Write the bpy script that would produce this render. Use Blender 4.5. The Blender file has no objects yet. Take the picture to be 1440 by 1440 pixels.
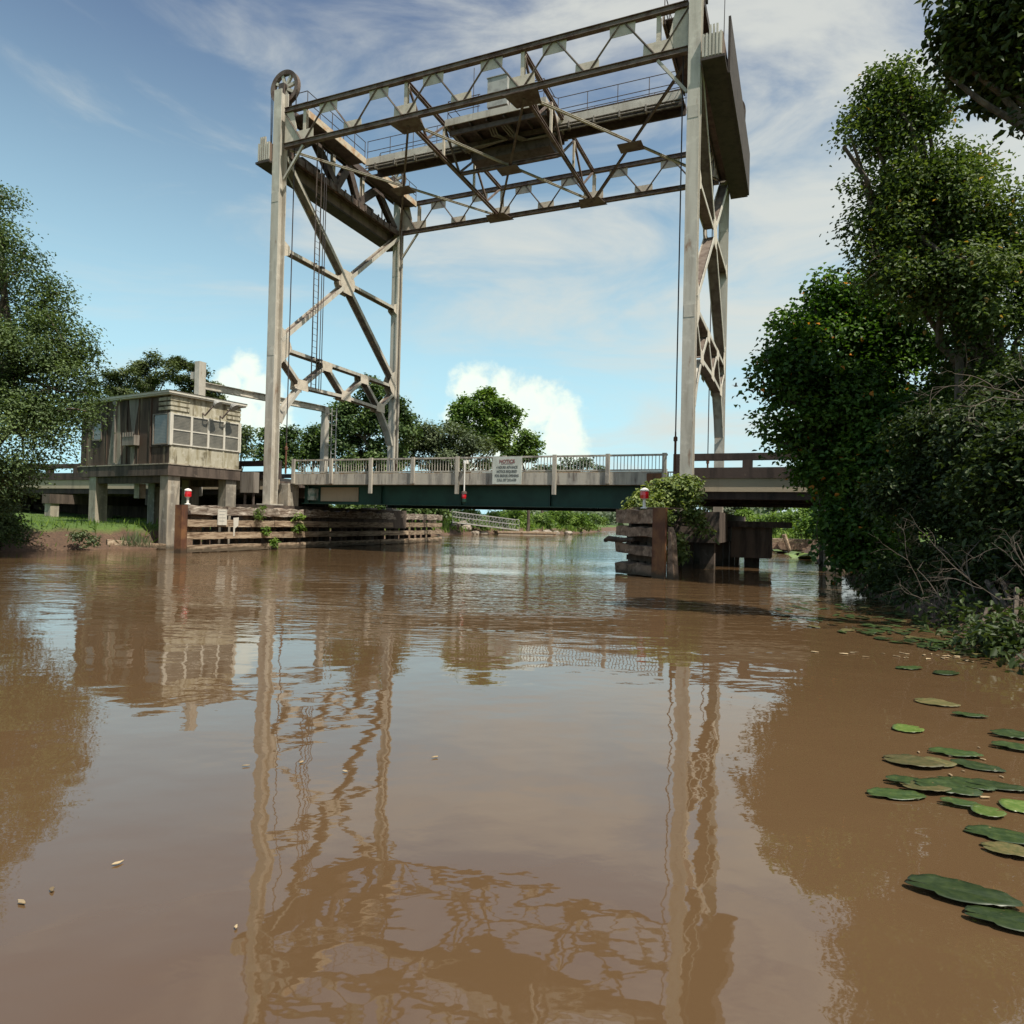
import bpy, math, random
import numpy as np
from mathutils import Vector, Matrix
sc = bpy.context.scene
COL = sc.collection
R = math.radians

# ---------------------------------------------------------------- camera geometry
FPX, ROLL, PITCH, H = 965.14, .0238, .014, 1.5      # focal length in px of the 1440 px photograph, tilt, eye height
def ray(x, y):
    a, b = x-720., y-720.
    u = a*math.cos(ROLL)+b*math.sin(ROLL); v = a*math.sin(ROLL)-b*math.cos(ROLL)
    dx, dz = u/FPX, v/FPX; c, s = math.cos(PITCH), math.sin(PITCH)
    return (dx, c-dz*s, s+dz*c)
def P(x, y, Y):
    """world point at depth Y metres seen at photo pixel x, y"""
    r = ray(x, y); k = Y/r[1]
    return Vector((r[0]*k, Y, H+r[2]*k))
def onwater(x, y, z=0.):
    r = ray(x, y); k = (z-H)/r[2]
    return Vector((r[0]*k, r[1]*k, z))

# ---------------------------------------------------------------- frames
class Frame:
    def __init__(s, x, y, yaw):
        s.o = Vector((x, y, 0)); s.yaw = yaw
        s.a = Vector((math.cos(yaw), math.sin(yaw), 0)); s.b = Vector((-math.sin(yaw), math.cos(yaw), 0))
    def w(s, p): return s.o+s.a*p[0]+s.b*p[1]+Vector((0, 0, p[2]))
    def l(s, p):
        d = Vector(p)-s.o
        return Vector((d.dot(s.a), d.dot(s.b), d.z))
BR = Frame(-11.335, 32.12, -.3989)     # bridge: s along the span, t across the road, z up
WORLD = Frame(0, 0, 0)
S, W = 19.1, 10.32
ZT, ZB = 20.54, 18.86

def thing(name, label, cat, frame=WORLD, at=(0, 0, 0), group=None):
    o = bpy.data.objects.new(name, None); COL.objects.link(o)
    o.empty_display_size = .2
    o.location = frame.w(at); o.rotation_euler = (0, 0, frame.yaw)
    o['label'] = label; o['category'] = cat
    if group: o['group'] = group
    ORG[o.name] = Vector(at)
    return o
ORG = {}
def tag(o, label, cat, group=None, kind=None):
    if label: o['label'] = label
    if cat: o['category'] = cat
    if group: o['group'] = group
    if kind: o['kind'] = kind
    return o

class MB:
    """collects shapes, links them as ONE mesh object"""
    def __init__(s): s.v = []; s.f = []
    def add(s, vs, fs):
        n = len(s.v); s.v += [Vector(v) for v in vs]; s.f += [tuple(i+n for i in f) for f in fs]; return s
    def box(s, a, b, jit=0, rnd=None):
        x0, y0, z0 = a; x1, y1, z1 = b
        vs = [(x0,y0,z0),(x1,y0,z0),(x1,y1,z0),(x0,y1,z0),(x0,y0,z1),(x1,y0,z1),(x1,y1,z1),(x0,y1,z1)]
        return s.add(vs, [(0,3,2,1),(4,5,6,7),(0,1,5,4),(1,2,6,5),(2,3,7,6),(3,0,4,7)])
    def basis(s, p, q, up):
        p, q = Vector(p), Vector(q); d = (q-p).normalized(); u = Vector(up)
        if abs(d.dot(u.normalized())) > .99: u = Vector((1, 0, 0)) if abs(d.x) < .9 else Vector((0, 1, 0))
        sd = d.cross(u).normalized(); u = sd.cross(d).normalized()
        return p, q, d, sd, u
    def beam(s, p, q, w, h, up=(0, 0, 1)):
        p, q, d, sd, u = s.basis(p, q, up)
        vs = [c+sd*a*w/2+u*b*h/2 for c in (p, q) for a, b in ((-1,-1),(1,-1),(1,1),(-1,1))]
        return s.add(vs, [(3,2,1,0),(4,5,6,7),(0,1,5,4),(1,2,6,5),(2,3,7,6),(3,0,4,7)])
    def ibeam(s, p, q, w, h, tw=.03, tf=.035, up=(0, 0, 1)):
        """H section: web along 'up' of depth h, flanges of width w"""
        p, q, d, sd, u = s.basis(p, q, up)
        s.beam(p+u*(h/2-tf/2), q+u*(h/2-tf/2), w, tf, u)
        s.beam(p-u*(h/2-tf/2), q-u*(h/2-tf/2), w, tf, u)
        s.beam(p, q, tw, h-2*tf-.002, u); return s
    def tube(s, pts, rad, n=6, cap=True):
        pts = [Vector(p) for p in pts]; m = len(pts)
        if not hasattr(rad, '__len__'): rad = [rad]*m
        up = Vector((0, 0, 1)); base = len(s.v)
        prev = None
        for i in range(m):
            d = (pts[min(i+1, m-1)]-pts[max(i-1, 0)])
            d = d.normalized() if d.length > 1e-9 else Vector((0, 0, 1))
            if prev is None:
                a = d.cross(up)
                if a.length < .05: a = d.cross(Vector((1, 0, 0)))
            else: a = prev-d*prev.dot(d)
            a.normalize(); prev = a; b = d.cross(a)
            for k in range(n):
                t = 2*math.pi*k/n
                s.v.append(pts[i]+(a*math.cos(t)+b*math.sin(t))*rad[i])
        for i in range(m-1):
            for k in range(n):
                k2 = (k+1) % n
                s.f.append((base+i*n+k, base+i*n+k2, base+(i+1)*n+k2, base+(i+1)*n+k))
        if cap:
            s.f.append(tuple(base+k for k in range(n))[::-1]); s.f.append(tuple(base+(m-1)*n+k for k in range(n)))
        return s
    def plate(s, poly, nrm, th):
        nrm = Vector(nrm).normalized(); n = len(poly); poly = [Vector(p) for p in poly]
        vs = [p-nrm*th/2 for p in poly]+[p+nrm*th/2 for p in poly]
        return s.add(vs, [tuple(range(n))[::-1], tuple(range(n, 2*n))]+[(i, (i+1) % n, n+(i+1) % n, n+i) for i in range(n)])
    def lathe(s, prof, c, n=16, axis=(0, 0, 1)):
        """prof: list of (radius, offset along axis)"""
        ax = Vector(axis).normalized(); a = ax.cross(Vector((1, 0, 0)))
        if a.length < .1: a = ax.cross(Vector((0, 1, 0)))
        a.normalize(); b = ax.cross(a); c = Vector(c); base = len(s.v)
        for r, z in prof:
            for k in range(n):
                t = 2*math.pi*k/n; s.v.append(c+ax*z+(a*math.cos(t)+b*math.sin(t))*r)
        for i in range(len(prof)-1):
            for k in range(n):
                k2 = (k+1) % n
                s.f.append((base+i*n+k, base+i*n+k2, base+(i+1)*n+k2, base+(i+1)*n+k))
        s.f.append(tuple(base+k for k in range(n))[::-1]); s.f.append(tuple(base+(len(prof)-1)*n+k for k in range(n)))
        return s
    def build(s, name, mat, parent=None, frame=None, smooth=False, label=None, origin=None, mat2=None, idx2=()):
        """with a parent: shapes are in the parent's frame coordinates (its origin is taken off); without: frame + origin"""
        me = bpy.data.meshes.new(name)
        root = parent
        if root is not None:
            while root.parent: root = root.parent
            org = ORG[root.name]
        else: org = Vector(origin or (0, 0, 0))
        me.from_pydata([tuple(v-org) for v in s.v], [], s.f); me.update()
        me.materials.append(mat)
        if mat2 is not None:
            me.materials.append(mat2)
            for i in idx2: me.polygons[i].material_index = 1
        if smooth: me.polygons.foreach_set('use_smooth', [True]*len(me.polygons))
        o = bpy.data.objects.new(name, me); COL.objects.link(o)
        if parent is not None: o.parent = parent
        else:
            fr = frame or WORLD
            o.location = fr.w(org); o.rotation_euler = (0, 0, fr.yaw); ORG[o.name] = org
        if label: o['label'] = label
        return o

# ---------------------------------------------------------------- materials
def mk(name):
    m = bpy.data.materials.new(name); m.use_nodes = True
    nt = m.node_tree; b = nt.nodes['Principled BSDF']
    return m, nt, b
def nd(nt, t, **k):
    n = nt.nodes.new(t)
    for a, v in k.items():
        if a.startswith('i_'):
            key = a[2:]; key = int(key) if key.isdigit() else key.replace('_', ' ')
            n.inputs[key].default_value = v
        else: setattr(n, a, v)
    return n
def coords(nt, scale):
    tc = nd(nt, 'ShaderNodeTexCoord'); oi = nd(nt, 'ShaderNodeObjectInfo')
    mul = nd(nt, 'ShaderNodeMath', operation='MULTIPLY', i_1=37.); nt.links.new(oi.outputs['Random'], mul.inputs[0])
    add = nd(nt, 'ShaderNodeVectorMath', operation='ADD')
    nt.links.new(tc.outputs['Object'], add.inputs[0]); nt.links.new(mul.outputs[0], add.inputs[1])
    mp = nd(nt, 'ShaderNodeMapping'); mp.inputs['Scale'].default_value = scale
    nt.links.new(add.outputs[0], mp.inputs['Vector'])
    return mp.outputs[0], oi
def noise(nt, vec, scale, detail=6, rough=.6, lo=.35, hi=.65):
    n = nd(nt, 'ShaderNodeTexNoise', i_Scale=scale, i_Detail=detail, i_Roughness=rough)
    nt.links.new(vec, n.inputs['Vector'])
    mr = nd(nt, 'ShaderNodeMapRange', interpolation_type='SMOOTHSTEP'); mr.inputs[1].default_value = lo; mr.inputs[2].default_value = hi
    nt.links.new(n.outputs['Fac'], mr.inputs[0])
    return mr.outputs[0], n.outputs['Fac']
def mix(nt, f, a, b):
    m = nd(nt, 'ShaderNodeMix', data_type='RGBA')
    for inp, v in ((m.inputs[0], f), (m.inputs[6], a), (m.inputs[7], b)):
        if hasattr(v, 'is_linked'): nt.links.new(v, inp)
        elif isinstance(v, (int, float)): inp.default_value = v
        else: inp.default_value = tuple(v)+(1,) if len(v) == 3 else v
    return m.outputs[2]
def worn(name, layers, base, rough=.7, bump=.3, var=.15, metal=0., bscale=14, spec=.3, tide=False):
    """layers: (colour, vector scale, noise scale, lo, hi) laid over the base colour"""
    m, nt, b = mk(name); col = base; oi = None; last = None
    for c, vs, ns, lo, hi in layers:
        v, oi = coords(nt, vs); f, raw = noise(nt, v, ns, 7, .62, lo, hi)
        col = mix(nt, f, col, c); last = raw
    if oi is None: v, oi = coords(nt, (1, 1, 1))
    if tide:    # dark wet band where the river has soaked the foot of the piece
        ge = nd(nt, 'ShaderNodeNewGeometry'); sp = nd(nt, 'ShaderNodeSeparateXYZ'); nt.links.new(ge.outputs['Position'], sp.inputs[0])
        v, oi = coords(nt, V1); f, raw = noise(nt, v, 3, 5, .6, 0, 1)
        ad = nd(nt, 'ShaderNodeMath', operation='MULTIPLY_ADD', i_1=-.35, i_2=.17); nt.links.new(raw, ad.inputs[0])
        a2 = nd(nt, 'ShaderNodeMath', operation='ADD'); nt.links.new(sp.outputs['Z'], a2.inputs[0]); nt.links.new(ad.outputs[0], a2.inputs[1])
        wr = nd(nt, 'ShaderNodeMapRange'); wr.inputs[1].default_value = .10; wr.inputs[2].default_value = .22; wr.inputs[3].default_value = .8; wr.inputs[4].default_value = 0
        nt.links.new(a2.outputs[0], wr.inputs[0]); col = mix(nt, wr.outputs[0], col, (.05, .04, .026))
    hsv = nd(nt, 'ShaderNodeHueSaturation')
    mr = nd(nt, 'ShaderNodeMapRange'); mr.inputs[3].default_value = 1-var; mr.inputs[4].default_value = 1+var
    nt.links.new(oi.outputs['Random'], mr.inputs[0]); nt.links.new(mr.outputs[0], hsv.inputs['Value'])
    if hasattr(col, 'is_linked'): nt.links.new(col, hsv.inputs['Color'])
    else: hsv.inputs['Color'].default_value = tuple(base)+(1,)
    nt.links.new(hsv.outputs[0], b.inputs['Base Color'])
    b.inputs['Roughness'].default_value = rough; b.inputs['Metallic'].default_value = metal
    b.inputs['Specular IOR Level'].default_value = spec
    if bump:
        v, _ = coords(nt, (1, 1, 1)); f, raw = noise(nt, v, bscale, 8, .7, 0, 1)
        bp = nd(nt, 'ShaderNodeBump', i_Strength=bump, i_Distance=.03)
        nt.links.new(raw, bp.inputs['Height']); nt.links.new(bp.outputs[0], b.inputs['Normal'])
    return m
V1 = (1, 1, 1); STREAK = (1, 1, .12)
M = {}
M['steel'] = worn('weathered_steel', [((.35,.315,.26), STREAK, 3.2, .42, .68), ((.58,.54,.46), V1, 2.1, .5, .75), ((.20,.11,.06), (1,1,.25), 2.4, .60, .74)], (.47,.435,.37), .6, .15, .08, spec=.4)
M['web'] = worn('shaded_primer_web', [((.11,.08,.062), V1, 2.5, .4, .65), ((.33,.22,.13), V1, 1.4, .6, .75)], (.19,.15,.12), .65, .15, .1)  # brown primer, darkened further to carry the shade on the undersides
M['bracedark'] = worn('grimy_brace', [((.14,.10,.08), V1, 3, .4, .65)], (.25,.21,.175), .6, .1, .1)
M['brownbox'] = worn('brown_counterweight', [((.10,.065,.05), STREAK, 3, .4, .65), ((.24,.17,.12), V1, 2, .56, .75)], (.17,.12,.09), .75, .2, .05)
M['shadebrown'] = worn('shaded_dark_brown', [((.035,.028,.024), V1, 3, .4, .7)], (.06,.047,.04), .8, .2, .05)  # near-black brown: underside shade put into the colour
M['chord'] = worn('brown_steel', [((.08,.045,.032), V1, 2.5, .4, .65), ((.26,.22,.19), V1, 5., .6, .8)], (.155,.12,.10), .6, .2, .1)
M['gusset'] = worn('pale_plate', [((.44,.385,.31), V1, 4, .4, .7), ((.25,.16,.10), V1, 3, .62, .78)], (.56,.49,.395), .55, .1, .06)
M['darksteel'] = worn('dark_steel', [((.05,.035,.03), V1, 3, .4, .7)], (.11,.085,.072), .6, .2, .12)
M['rust'] = worn('rust_plate', [((.20,.095,.042), V1, 1.3, .4, .62), ((.07,.035,.024), STREAK, 5, .46, .75)], (.105,.045,.026), .75, .4, .05, tide=True)
M['rustpaint'] = worn('rusty_walkway', [((.40,.26,.155), V1, 2.5, .45, .6), ((.20,.13,.08), V1, 6, .58, .75)], (.48,.41,.31), .7, .2, .1)
M['concrete'] = worn('concrete', [((.19,.17,.14), STREAK, 2.5, .42, .66), ((.42,.39,.32), V1, 3.5, .5, .75), ((.08,.07,.055), STREAK, 5.5, .56, .72)], (.36,.31,.24), .85, .35, .06, tide=True)
M['darkconc'] = worn('stained_concrete', [((.055,.042,.034), STREAK, 3, .38, .64), ((.19,.15,.12), V1, 3.5, .58, .8)], (.115,.088,.07), .85, .35, .08, tide=True)
M['brownconc'] = worn('brown_stained_parapet', [((.035,.026,.022), STREAK, 3, .4, .66), ((.12,.09,.072), V1, 3.5, .6, .8)], (.07,.05,.042), .85, .3, .06)
M['beigeconc'] = worn('beige_girder', [((.20,.17,.13), STREAK, 3, .5, .75)], (.40,.33,.235), .8, .2, .05)
M['curb'] = worn('deck_edge', [((.24,.22,.19), STREAK, 4, .42, .66), ((.13,.10,.08), STREAK, 8, .58, .72), ((.44,.41,.36), V1, 2.5, .55, .8)], (.44,.40,.33), .8, .25, .05)
M['green'] = worn('dark_green_paint', [((.012,.04,.03), V1, 1.2, .4, .65), ((.06,.055,.04), (1,1,.4), 1.4, .66, .75)], (.016,.058,.042), .5, .1, .1)
M['tealwhite'] = worn('pale_bearing_paint', [((.12,.2,.17), V1, 5, .45, .6)], (.33,.36,.32), .6, .1, .1)
M['wood'] = worn('weathered_timber', [((.12,.075,.045), (9,.7,9), 2.2, .42, .62), ((.50,.40,.285), (6,.5,6), 1.5, .48, .72), ((.07,.045,.03), V1, 2.4, .58, .72)], (.34,.255,.175), .85, .6, .22, bscale=22, tide=True)
M['topwood'] = worn('split_grey_timber', [((.13,.09,.065), (8,.7,8), 2.4, .42, .6), ((.60,.53,.44), (6,.6,6), 2.2, .5, .7), ((.05,.035,.028), V1, 3.1, .56, .68)], (.30,.25,.20), .9, .8, .2, bscale=18)
M['darkwood'] = worn('dark_dolphin_timber', [((.10,.066,.045), (3,3,3), 1.8, .4, .65), ((.40,.30,.215), (5,5,5), 1.2, .52, .74)], (.24,.165,.115), .85, .6, .2, bscale=20, tide=True)
M['pile'] = worn('creosote_pile', [((.035,.026,.02), STREAK, 4, .4, .65)], (.085,.062,.046), .9, .4, .2, tide=True)
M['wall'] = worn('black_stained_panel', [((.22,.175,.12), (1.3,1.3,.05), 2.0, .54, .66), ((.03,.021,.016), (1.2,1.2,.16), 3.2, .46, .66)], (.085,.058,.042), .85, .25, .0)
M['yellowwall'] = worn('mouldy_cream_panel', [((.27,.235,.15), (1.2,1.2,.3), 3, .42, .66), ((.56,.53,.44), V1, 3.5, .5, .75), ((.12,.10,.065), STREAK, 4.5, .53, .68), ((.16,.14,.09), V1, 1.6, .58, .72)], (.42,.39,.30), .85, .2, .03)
M['trim'] = worn('white_trim', [((.42,.40,.34), STREAK, 5, .5, .7)], (.55,.52,.45), .7, .1, .04)
M['whitepaint'] = worn('white_paint', [((.45,.43,.38), V1, 8, .55, .75)], (.72,.70,.64), .6, .1, .04)
M['sign'] = worn('grey_sign_sheet', [((.44,.46,.40), V1, 3, .4, .7), ((.34,.32,.27), V1, 7, .62, .8)], (.53,.55,.49), .5, .05, .0)
M['letter'] = worn('faded_letter_ink', [], (.13,.14,.13), .7, 0, 0)
M['redletter'] = worn('faded_red_ink', [], (.24,.10,.09), .7, 0, 0)
M['cable'] = worn('wire_rope', [], (.045,.038,.038), .6, 0, .1)
M['rustcable'] = worn('rusty_rod', [((.10,.04,.02), V1, 4, .4, .6)], (.13,.06,.035), .8, .2, .05)
M['bark'] = worn('bark', [((.05,.04,.032), (1,1,.25), 9, .4, .65), ((.22,.19,.155), V1, 2, .6, .8)], (.12,.095,.072), .95, .6, .1)
M['deadwood'] = worn('bare_grey_wood', [((.18,.14,.11), V1, 5, .4, .65)], (.135,.11,.088), .9, .2, .15)
M['rock'] = worn('pale_rock', [((.16,.13,.10), V1, 2, .4, .65)], (.36,.31,.25), .9, .5, .15)
M['black'] = worn('black_void', [], (.015,.013,.012), .9, 0, .1)
M['asphalt'] = worn('asphalt', [((.06,.058,.055), V1, 8, .4, .7)], (.045,.045,.045), .9, .2, 0)
M['galv'] = worn('grey_cabinet', [((.24,.23,.21), V1, 3, .4, .7)], (.36,.355,.325), .55, .05, .1)
M['boxgrey'] = worn('brown_grey_box', [((.13,.11,.09), STREAK, 5, .45, .7)], (.22,.195,.165), .7, .1, .05)
def lens_red():
    m, nt, b = mk('red_lens'); b.inputs['Base Color'].default_value = (.55, .012, .02, 1)
    b.inputs['Roughness'].default_value = .12; b.inputs['Coat Weight'].default_value = .5
    return m
M['red'] = lens_red()
def glass():
    m, nt, b = mk('dusty_louvre_glass')
    v, oi = coords(nt, V1); f, raw = noise(nt, v, 2.5, 5, .6, .35, .7)
    tc = nd(nt, 'ShaderNodeTexCoord'); sp = nd(nt, 'ShaderNodeSeparateXYZ'); nt.links.new(tc.outputs['Object'], sp.inputs[0])
    wv = nd(nt, 'ShaderNodeMath', operation='MULTIPLY', i_1=16.); nt.links.new(sp.outputs['Z'], wv.inputs[0])
    fr = nd(nt, 'ShaderNodeMath', operation='FRACT'); nt.links.new(wv.outputs[0], fr.inputs[0])
    st = nd(nt, 'ShaderNodeMapRange'); st.inputs[1].default_value = .75; st.inputs[2].default_value = .95
    nt.links.new(fr.outputs[0], st.inputs[0])
    c = mix(nt, f, (.085,.08,.068), (.15,.14,.115)); c = mix(nt, st.outputs[0], c, (.24,.22,.18))
    nt.links.new(c, b.inputs['Base Color']); b.inputs['Roughness'].default_value = .22
    b.inputs['Specular IOR Level'].default_value = .6
    return m
M['glass'] = glass()

def leafmat(name, dark, mid, light, trans=.35, yellow=None, gloss=.25):
    m, nt, b = mk(name)
    at = nd(nt, 'ShaderNodeAttribute', attribute_name='tint')
    sp = nd(nt, 'ShaderNodeSeparateColor'); nt.links.new(at.outputs['Color'], sp.inputs[0])
    r = nd(nt, 'ShaderNodeValToRGB'); e = r.color_ramp.elements
    e[0].position = .08; e[0].color = dark+(1,); e[1].position = .9; e[1].color = light+(1,)
    k = r.color_ramp.elements.new(.5); k.color = mid+(1,)
    nt.links.new(sp.outputs[0], r.inputs[0]); col = r.outputs[0]
    if yellow:
        gt = nd(nt, 'ShaderNodeMath', operation='GREATER_THAN', i_1=.992); nt.links.new(sp.outputs[1], gt.inputs[0])
        col = mix(nt, gt.outputs[0], col, yellow)
    nt.links.new(col, b.inputs['Base Color']); b.inputs['Roughness'].default_value = .5
    b.inputs['Specular IOR Level'].default_value = gloss
    tr = nd(nt, 'ShaderNodeBsdfTranslucent')
    tcol = nd(nt, 'ShaderNodeMix', data_type='RGBA', blend_type='MULTIPLY'); tcol.inputs[0].default_value = 1
    nt.links.new(col, tcol.inputs[6]); tcol.inputs[7].default_value = (1.25, 1.35, .5, 1)
    nt.links.new(tcol.outputs[2], tr.inputs[0])
    ms = nd(nt, 'ShaderNodeMixShader'); ms.inputs[0].default_value = trans
    nt.links.new(b.outputs[0], ms.inputs[1]); nt.links.new(tr.outputs[0], ms.inputs[2])
    nt.links.new(ms.outputs[0], nt.nodes['Material Output'].inputs[0])
    return m
M['leaf_oak'] = leafmat('oak_leaves', (0.035,0.058,0.022), (0.077,0.115,0.042), (0.152,0.208,0.080), .25)
M['leaf_vine'] = leafmat('broad_vine_leaves', (0.027,0.061,0.014), (0.054,0.115,0.019), (0.115,0.203,0.034), .35, (0.567,0.216,0.041))
M['leaf_high'] = leafmat('high_tree_leaves', (0.039,0.063,0.019), (0.078,0.117,0.033), (0.143,0.180,0.053), .35, (0.450,0.255,0.075))
M['leaf_near'] = leafmat('dark_near_leaves', (0.022,0.036,0.012), (0.043,0.066,0.020), (0.072,0.102,0.030), .25)
M['leaf_pine'] = leafmat('pine_needles', (0.039,0.056,0.018), (0.078,0.104,0.034), (0.130,0.156,0.055), .2)
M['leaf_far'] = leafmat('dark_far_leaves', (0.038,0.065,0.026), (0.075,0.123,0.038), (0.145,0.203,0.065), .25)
M['leaf_grey'] = leafmat('grey_green_leaves', (0.069,0.092,0.048), (0.121,0.155,0.081), (0.172,0.207,0.109), .25)
M['leaf_bright'] = leafmat('bright_leaves', (0.062,0.112,0.025), (0.119,0.194,0.044), (0.213,0.300,0.075), .35)
M['leaf_shrub'] = leafmat('sunny_shrub_leaves', (.06,.115,.022), (.125,.21,.035), (.22,.31,.06), .35)
M['leaf_creeper'] = leafmat('yellow_green_creeper', (0.088,0.125,0.037), (0.175,0.225,0.069), (0.312,0.350,0.125), .3)
M['leaf_dull'] = leafmat('distant_wood_leaves', (0.060,0.084,0.048), (0.102,0.132,0.072), (0.144,0.180,0.102), .2)
def padmat(name, c1, c2, rough=.3):
    m, nt, b = mk(name); v, oi = coords(nt, V1); f, raw = noise(nt, v, 9, 5, .6, .35, .7)
    col = mix(nt, f, c1, c2)
    v2, _ = coords(nt, V1); f2, _ = noise(nt, v2, 16, 4, .6, .66, .72); col = mix(nt, f2, col, (.20,.13,.05))
    hs = nd(nt, 'ShaderNodeHueSaturation'); mr = nd(nt, 'ShaderNodeMapRange'); mr.inputs[3].default_value = .65; mr.inputs[4].default_value = 1.45
    nt.links.new(oi.outputs['Random'], mr.inputs[0]); nt.links.new(mr.outputs[0], hs.inputs['Value']); nt.links.new(col, hs.inputs['Color'])
    nt.links.new(hs.outputs[0], b.inputs['Base Color']); b.inputs['Roughness'].default_value = rough
    return m
M['pad'] = padmat('lily_pad', (.020,.040,.009), (.045,.070,.016), .42)
M['padlight'] = padmat('lily_pad_pale', (.07,.12,.022), (.12,.16,.04), .35)
M['padold'] = padmat('lily_pad_browning', (.075,.075,.022), (.14,.11,.04), .5)
M['litter'] = padmat('dry_leaf', (.24,.17,.09), (.36,.28,.17), .7)
def groundmat():
    m, nt, b = mk('bank_ground')
    ge = nd(nt, 'ShaderNodeNewGeometry'); sp = nd(nt, 'ShaderNodeSeparateXYZ'); nt.links.new(ge.outputs['Position'], sp.inputs[0])
    v, oi = coords(nt, V1)
    f, raw = noise(nt, v, .9, 7, .65, .3, .7); g, raw2 = noise(nt, v, 14, 6, .7, .3, .7)
    mud = mix(nt, f, (.10,.055,.034), (.19,.115,.07)); mud = mix(nt, g, mud, (.07,.045,.03))
    gr = mix(nt, f, (.075,.135,.022), (.12,.19,.035)); gr = mix(nt, g, gr, (.055,.10,.018))
    ad = nd(nt, 'ShaderNodeMath', operation='MULTIPLY_ADD', i_1=.7, i_2=-.35); nt.links.new(raw, ad.inputs[0])
    a2 = nd(nt, 'ShaderNodeMath', operation='ADD'); nt.links.new(sp.outputs['Z'], a2.inputs[0]); nt.links.new(ad.outputs[0], a2.inputs[1])
    mr = nd(nt, 'ShaderNodeMapRange'); mr.inputs[1].default_value = .62; mr.inputs[2].default_value = .85
    nt.links.new(a2.outputs[0], mr.inputs[0])
    nt.links.new(mix(nt, mr.outputs[0], mud, gr), b.inputs['Base Color']); b.inputs['Roughness'].default_value = .95
    bp = nd(nt, 'ShaderNodeBump', i_Strength=.8, i_Distance=.08); nt.links.new(raw2, bp.inputs['Height']); nt.links.new(bp.outputs[0], b.inputs['Normal'])
    return m
M['ground'] = groundmat()
def watermat():
    m, nt, b = mk('muddy_river_water')
    tc = nd(nt, 'ShaderNodeTexCoord')
    mp = nd(nt, 'ShaderNodeMapping'); nt.links.new(tc.outputs['Object'], mp.inputs['Vector'])
    n0 = nd(nt, 'ShaderNodeTexNoise', i_Scale=.22, i_Detail=4., i_Roughness=.6); nt.links.new(mp.outputs[0], n0.inputs['Vector'])
    col = mix(nt, n0.outputs['Fac'], WATER_A, WATER_B)
    nt.links.new(col, b.inputs['Base Color'])
    b.inputs['Roughness'].default_value = .02; b.inputs['IOR'].default_value = 1.95
    b.inputs['Specular IOR Level'].default_value = .5
    # broken wavelets lie in patches out on the river; the near water is almost a mirror
    sp = nd(nt, 'ShaderNodeSeparateXYZ'); nt.links.new(tc.outputs['Object'], sp.inputs[0])
    far = nd(nt, 'ShaderNodeMapRange', interpolation_type='SMOOTHSTEP'); far.inputs[1].default_value = 7.; far.inputs[2].default_value = 12.5
    nt.links.new(sp.outputs['Y'], far.inputs[0])
    pn = nd(nt, 'ShaderNodeTexNoise', i_Scale=.16, i_Detail=3., i_Roughness=.5)
    mpp = nd(nt, 'ShaderNodeMapping'); mpp.inputs['Scale'].default_value = (.5, 1.3, 1); nt.links.new(tc.outputs['Object'], mpp.inputs['Vector']); nt.links.new(mpp.outputs[0], pn.inputs['Vector'])
    pm = nd(nt, 'ShaderNodeMapRange', interpolation_type='SMOOTHSTEP'); pm.inputs[1].default_value = .38; pm.inputs[2].default_value = .62; pm.inputs[3].default_value = .25
    nt.links.new(pn.outputs['Fac'], pm.inputs[0])
    amp = nd(nt, 'ShaderNodeMath', operation='MULTIPLY'); nt.links.new(far.outputs[0], amp.inputs[0]); nt.links.new(pm.outputs[0], amp.inputs[1])
    w1 = nd(nt, 'ShaderNodeTexNoise', i_Scale=2.6, i_Detail=3., i_Roughness=.55)
    m1 = nd(nt, 'ShaderNodeMapping'); m1.inputs['Scale'].default_value = (.45, 1.2, 1); m1.inputs['Rotation'].default_value = (0, 0, .15)
    nt.links.new(tc.outputs['Object'], m1.inputs['Vector']); nt.links.new(m1.outputs[0], w1.inputs['Vector'])
    h1 = nd(nt, 'ShaderNodeMath', operation='MULTIPLY'); nt.links.new(w1.outputs['Fac'], h1.inputs[0]); nt.links.new(amp.outputs[0], h1.inputs[1])
    h1b = nd(nt, 'ShaderNodeMath', operation='MULTIPLY', i_1=RIPPLE_FAR); nt.links.new(h1.outputs[0], h1b.inputs[0])
    w2 = nd(nt, 'ShaderNodeTexNoise', i_Scale=1.7, i_Detail=2., i_Roughness=.5)
    m2 = nd(nt, 'ShaderNodeMapping'); m2.inputs['Scale'].default_value = (.8, 1.1, 1); m2.inputs['Rotation'].default_value = (0, 0, -.3)
    nt.links.new(tc.outputs['Object'], m2.inputs['Vector']); nt.links.new(m2.outputs[0], w2.inputs['Vector'])
    h2 = nd(nt, 'ShaderNodeMath', operation='MULTIPLY_ADD', i_1=RIPPLE_NEAR); nt.links.new(w2.outputs['Fac'], h2.inputs[0]); nt.links.new(h1b.outputs[0], h2.inputs[2])
    w3 = nd(nt, 'ShaderNodeTexNoise', i_Scale=9., i_Detail=2., i_Roughness=.5); nt.links.new(m2.outputs[0], w3.inputs['Vector'])
    h3 = nd(nt, 'ShaderNodeMath', operation='MULTIPLY_ADD', i_1=RIPPLE_FINE); nt.links.new(w3.outputs['Fac'], h3.inputs[0]); nt.links.new(h2.outputs[0], h3.inputs[2])
    bp = nd(nt, 'ShaderNodeBump', i_Strength=1., i_Distance=1.); nt.links.new(h3.outputs[0], bp.inputs['Height']); nt.links.new(bp.outputs[0], b.inputs['Normal'])
    return m
WATER_A, WATER_B = (.088,.051,.0245), (.134,.081,.040)
RIPPLE_FAR, RIPPLE_NEAR, RIPPLE_FINE = .042, .0062, .0005
M['water'] = watermat()

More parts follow.
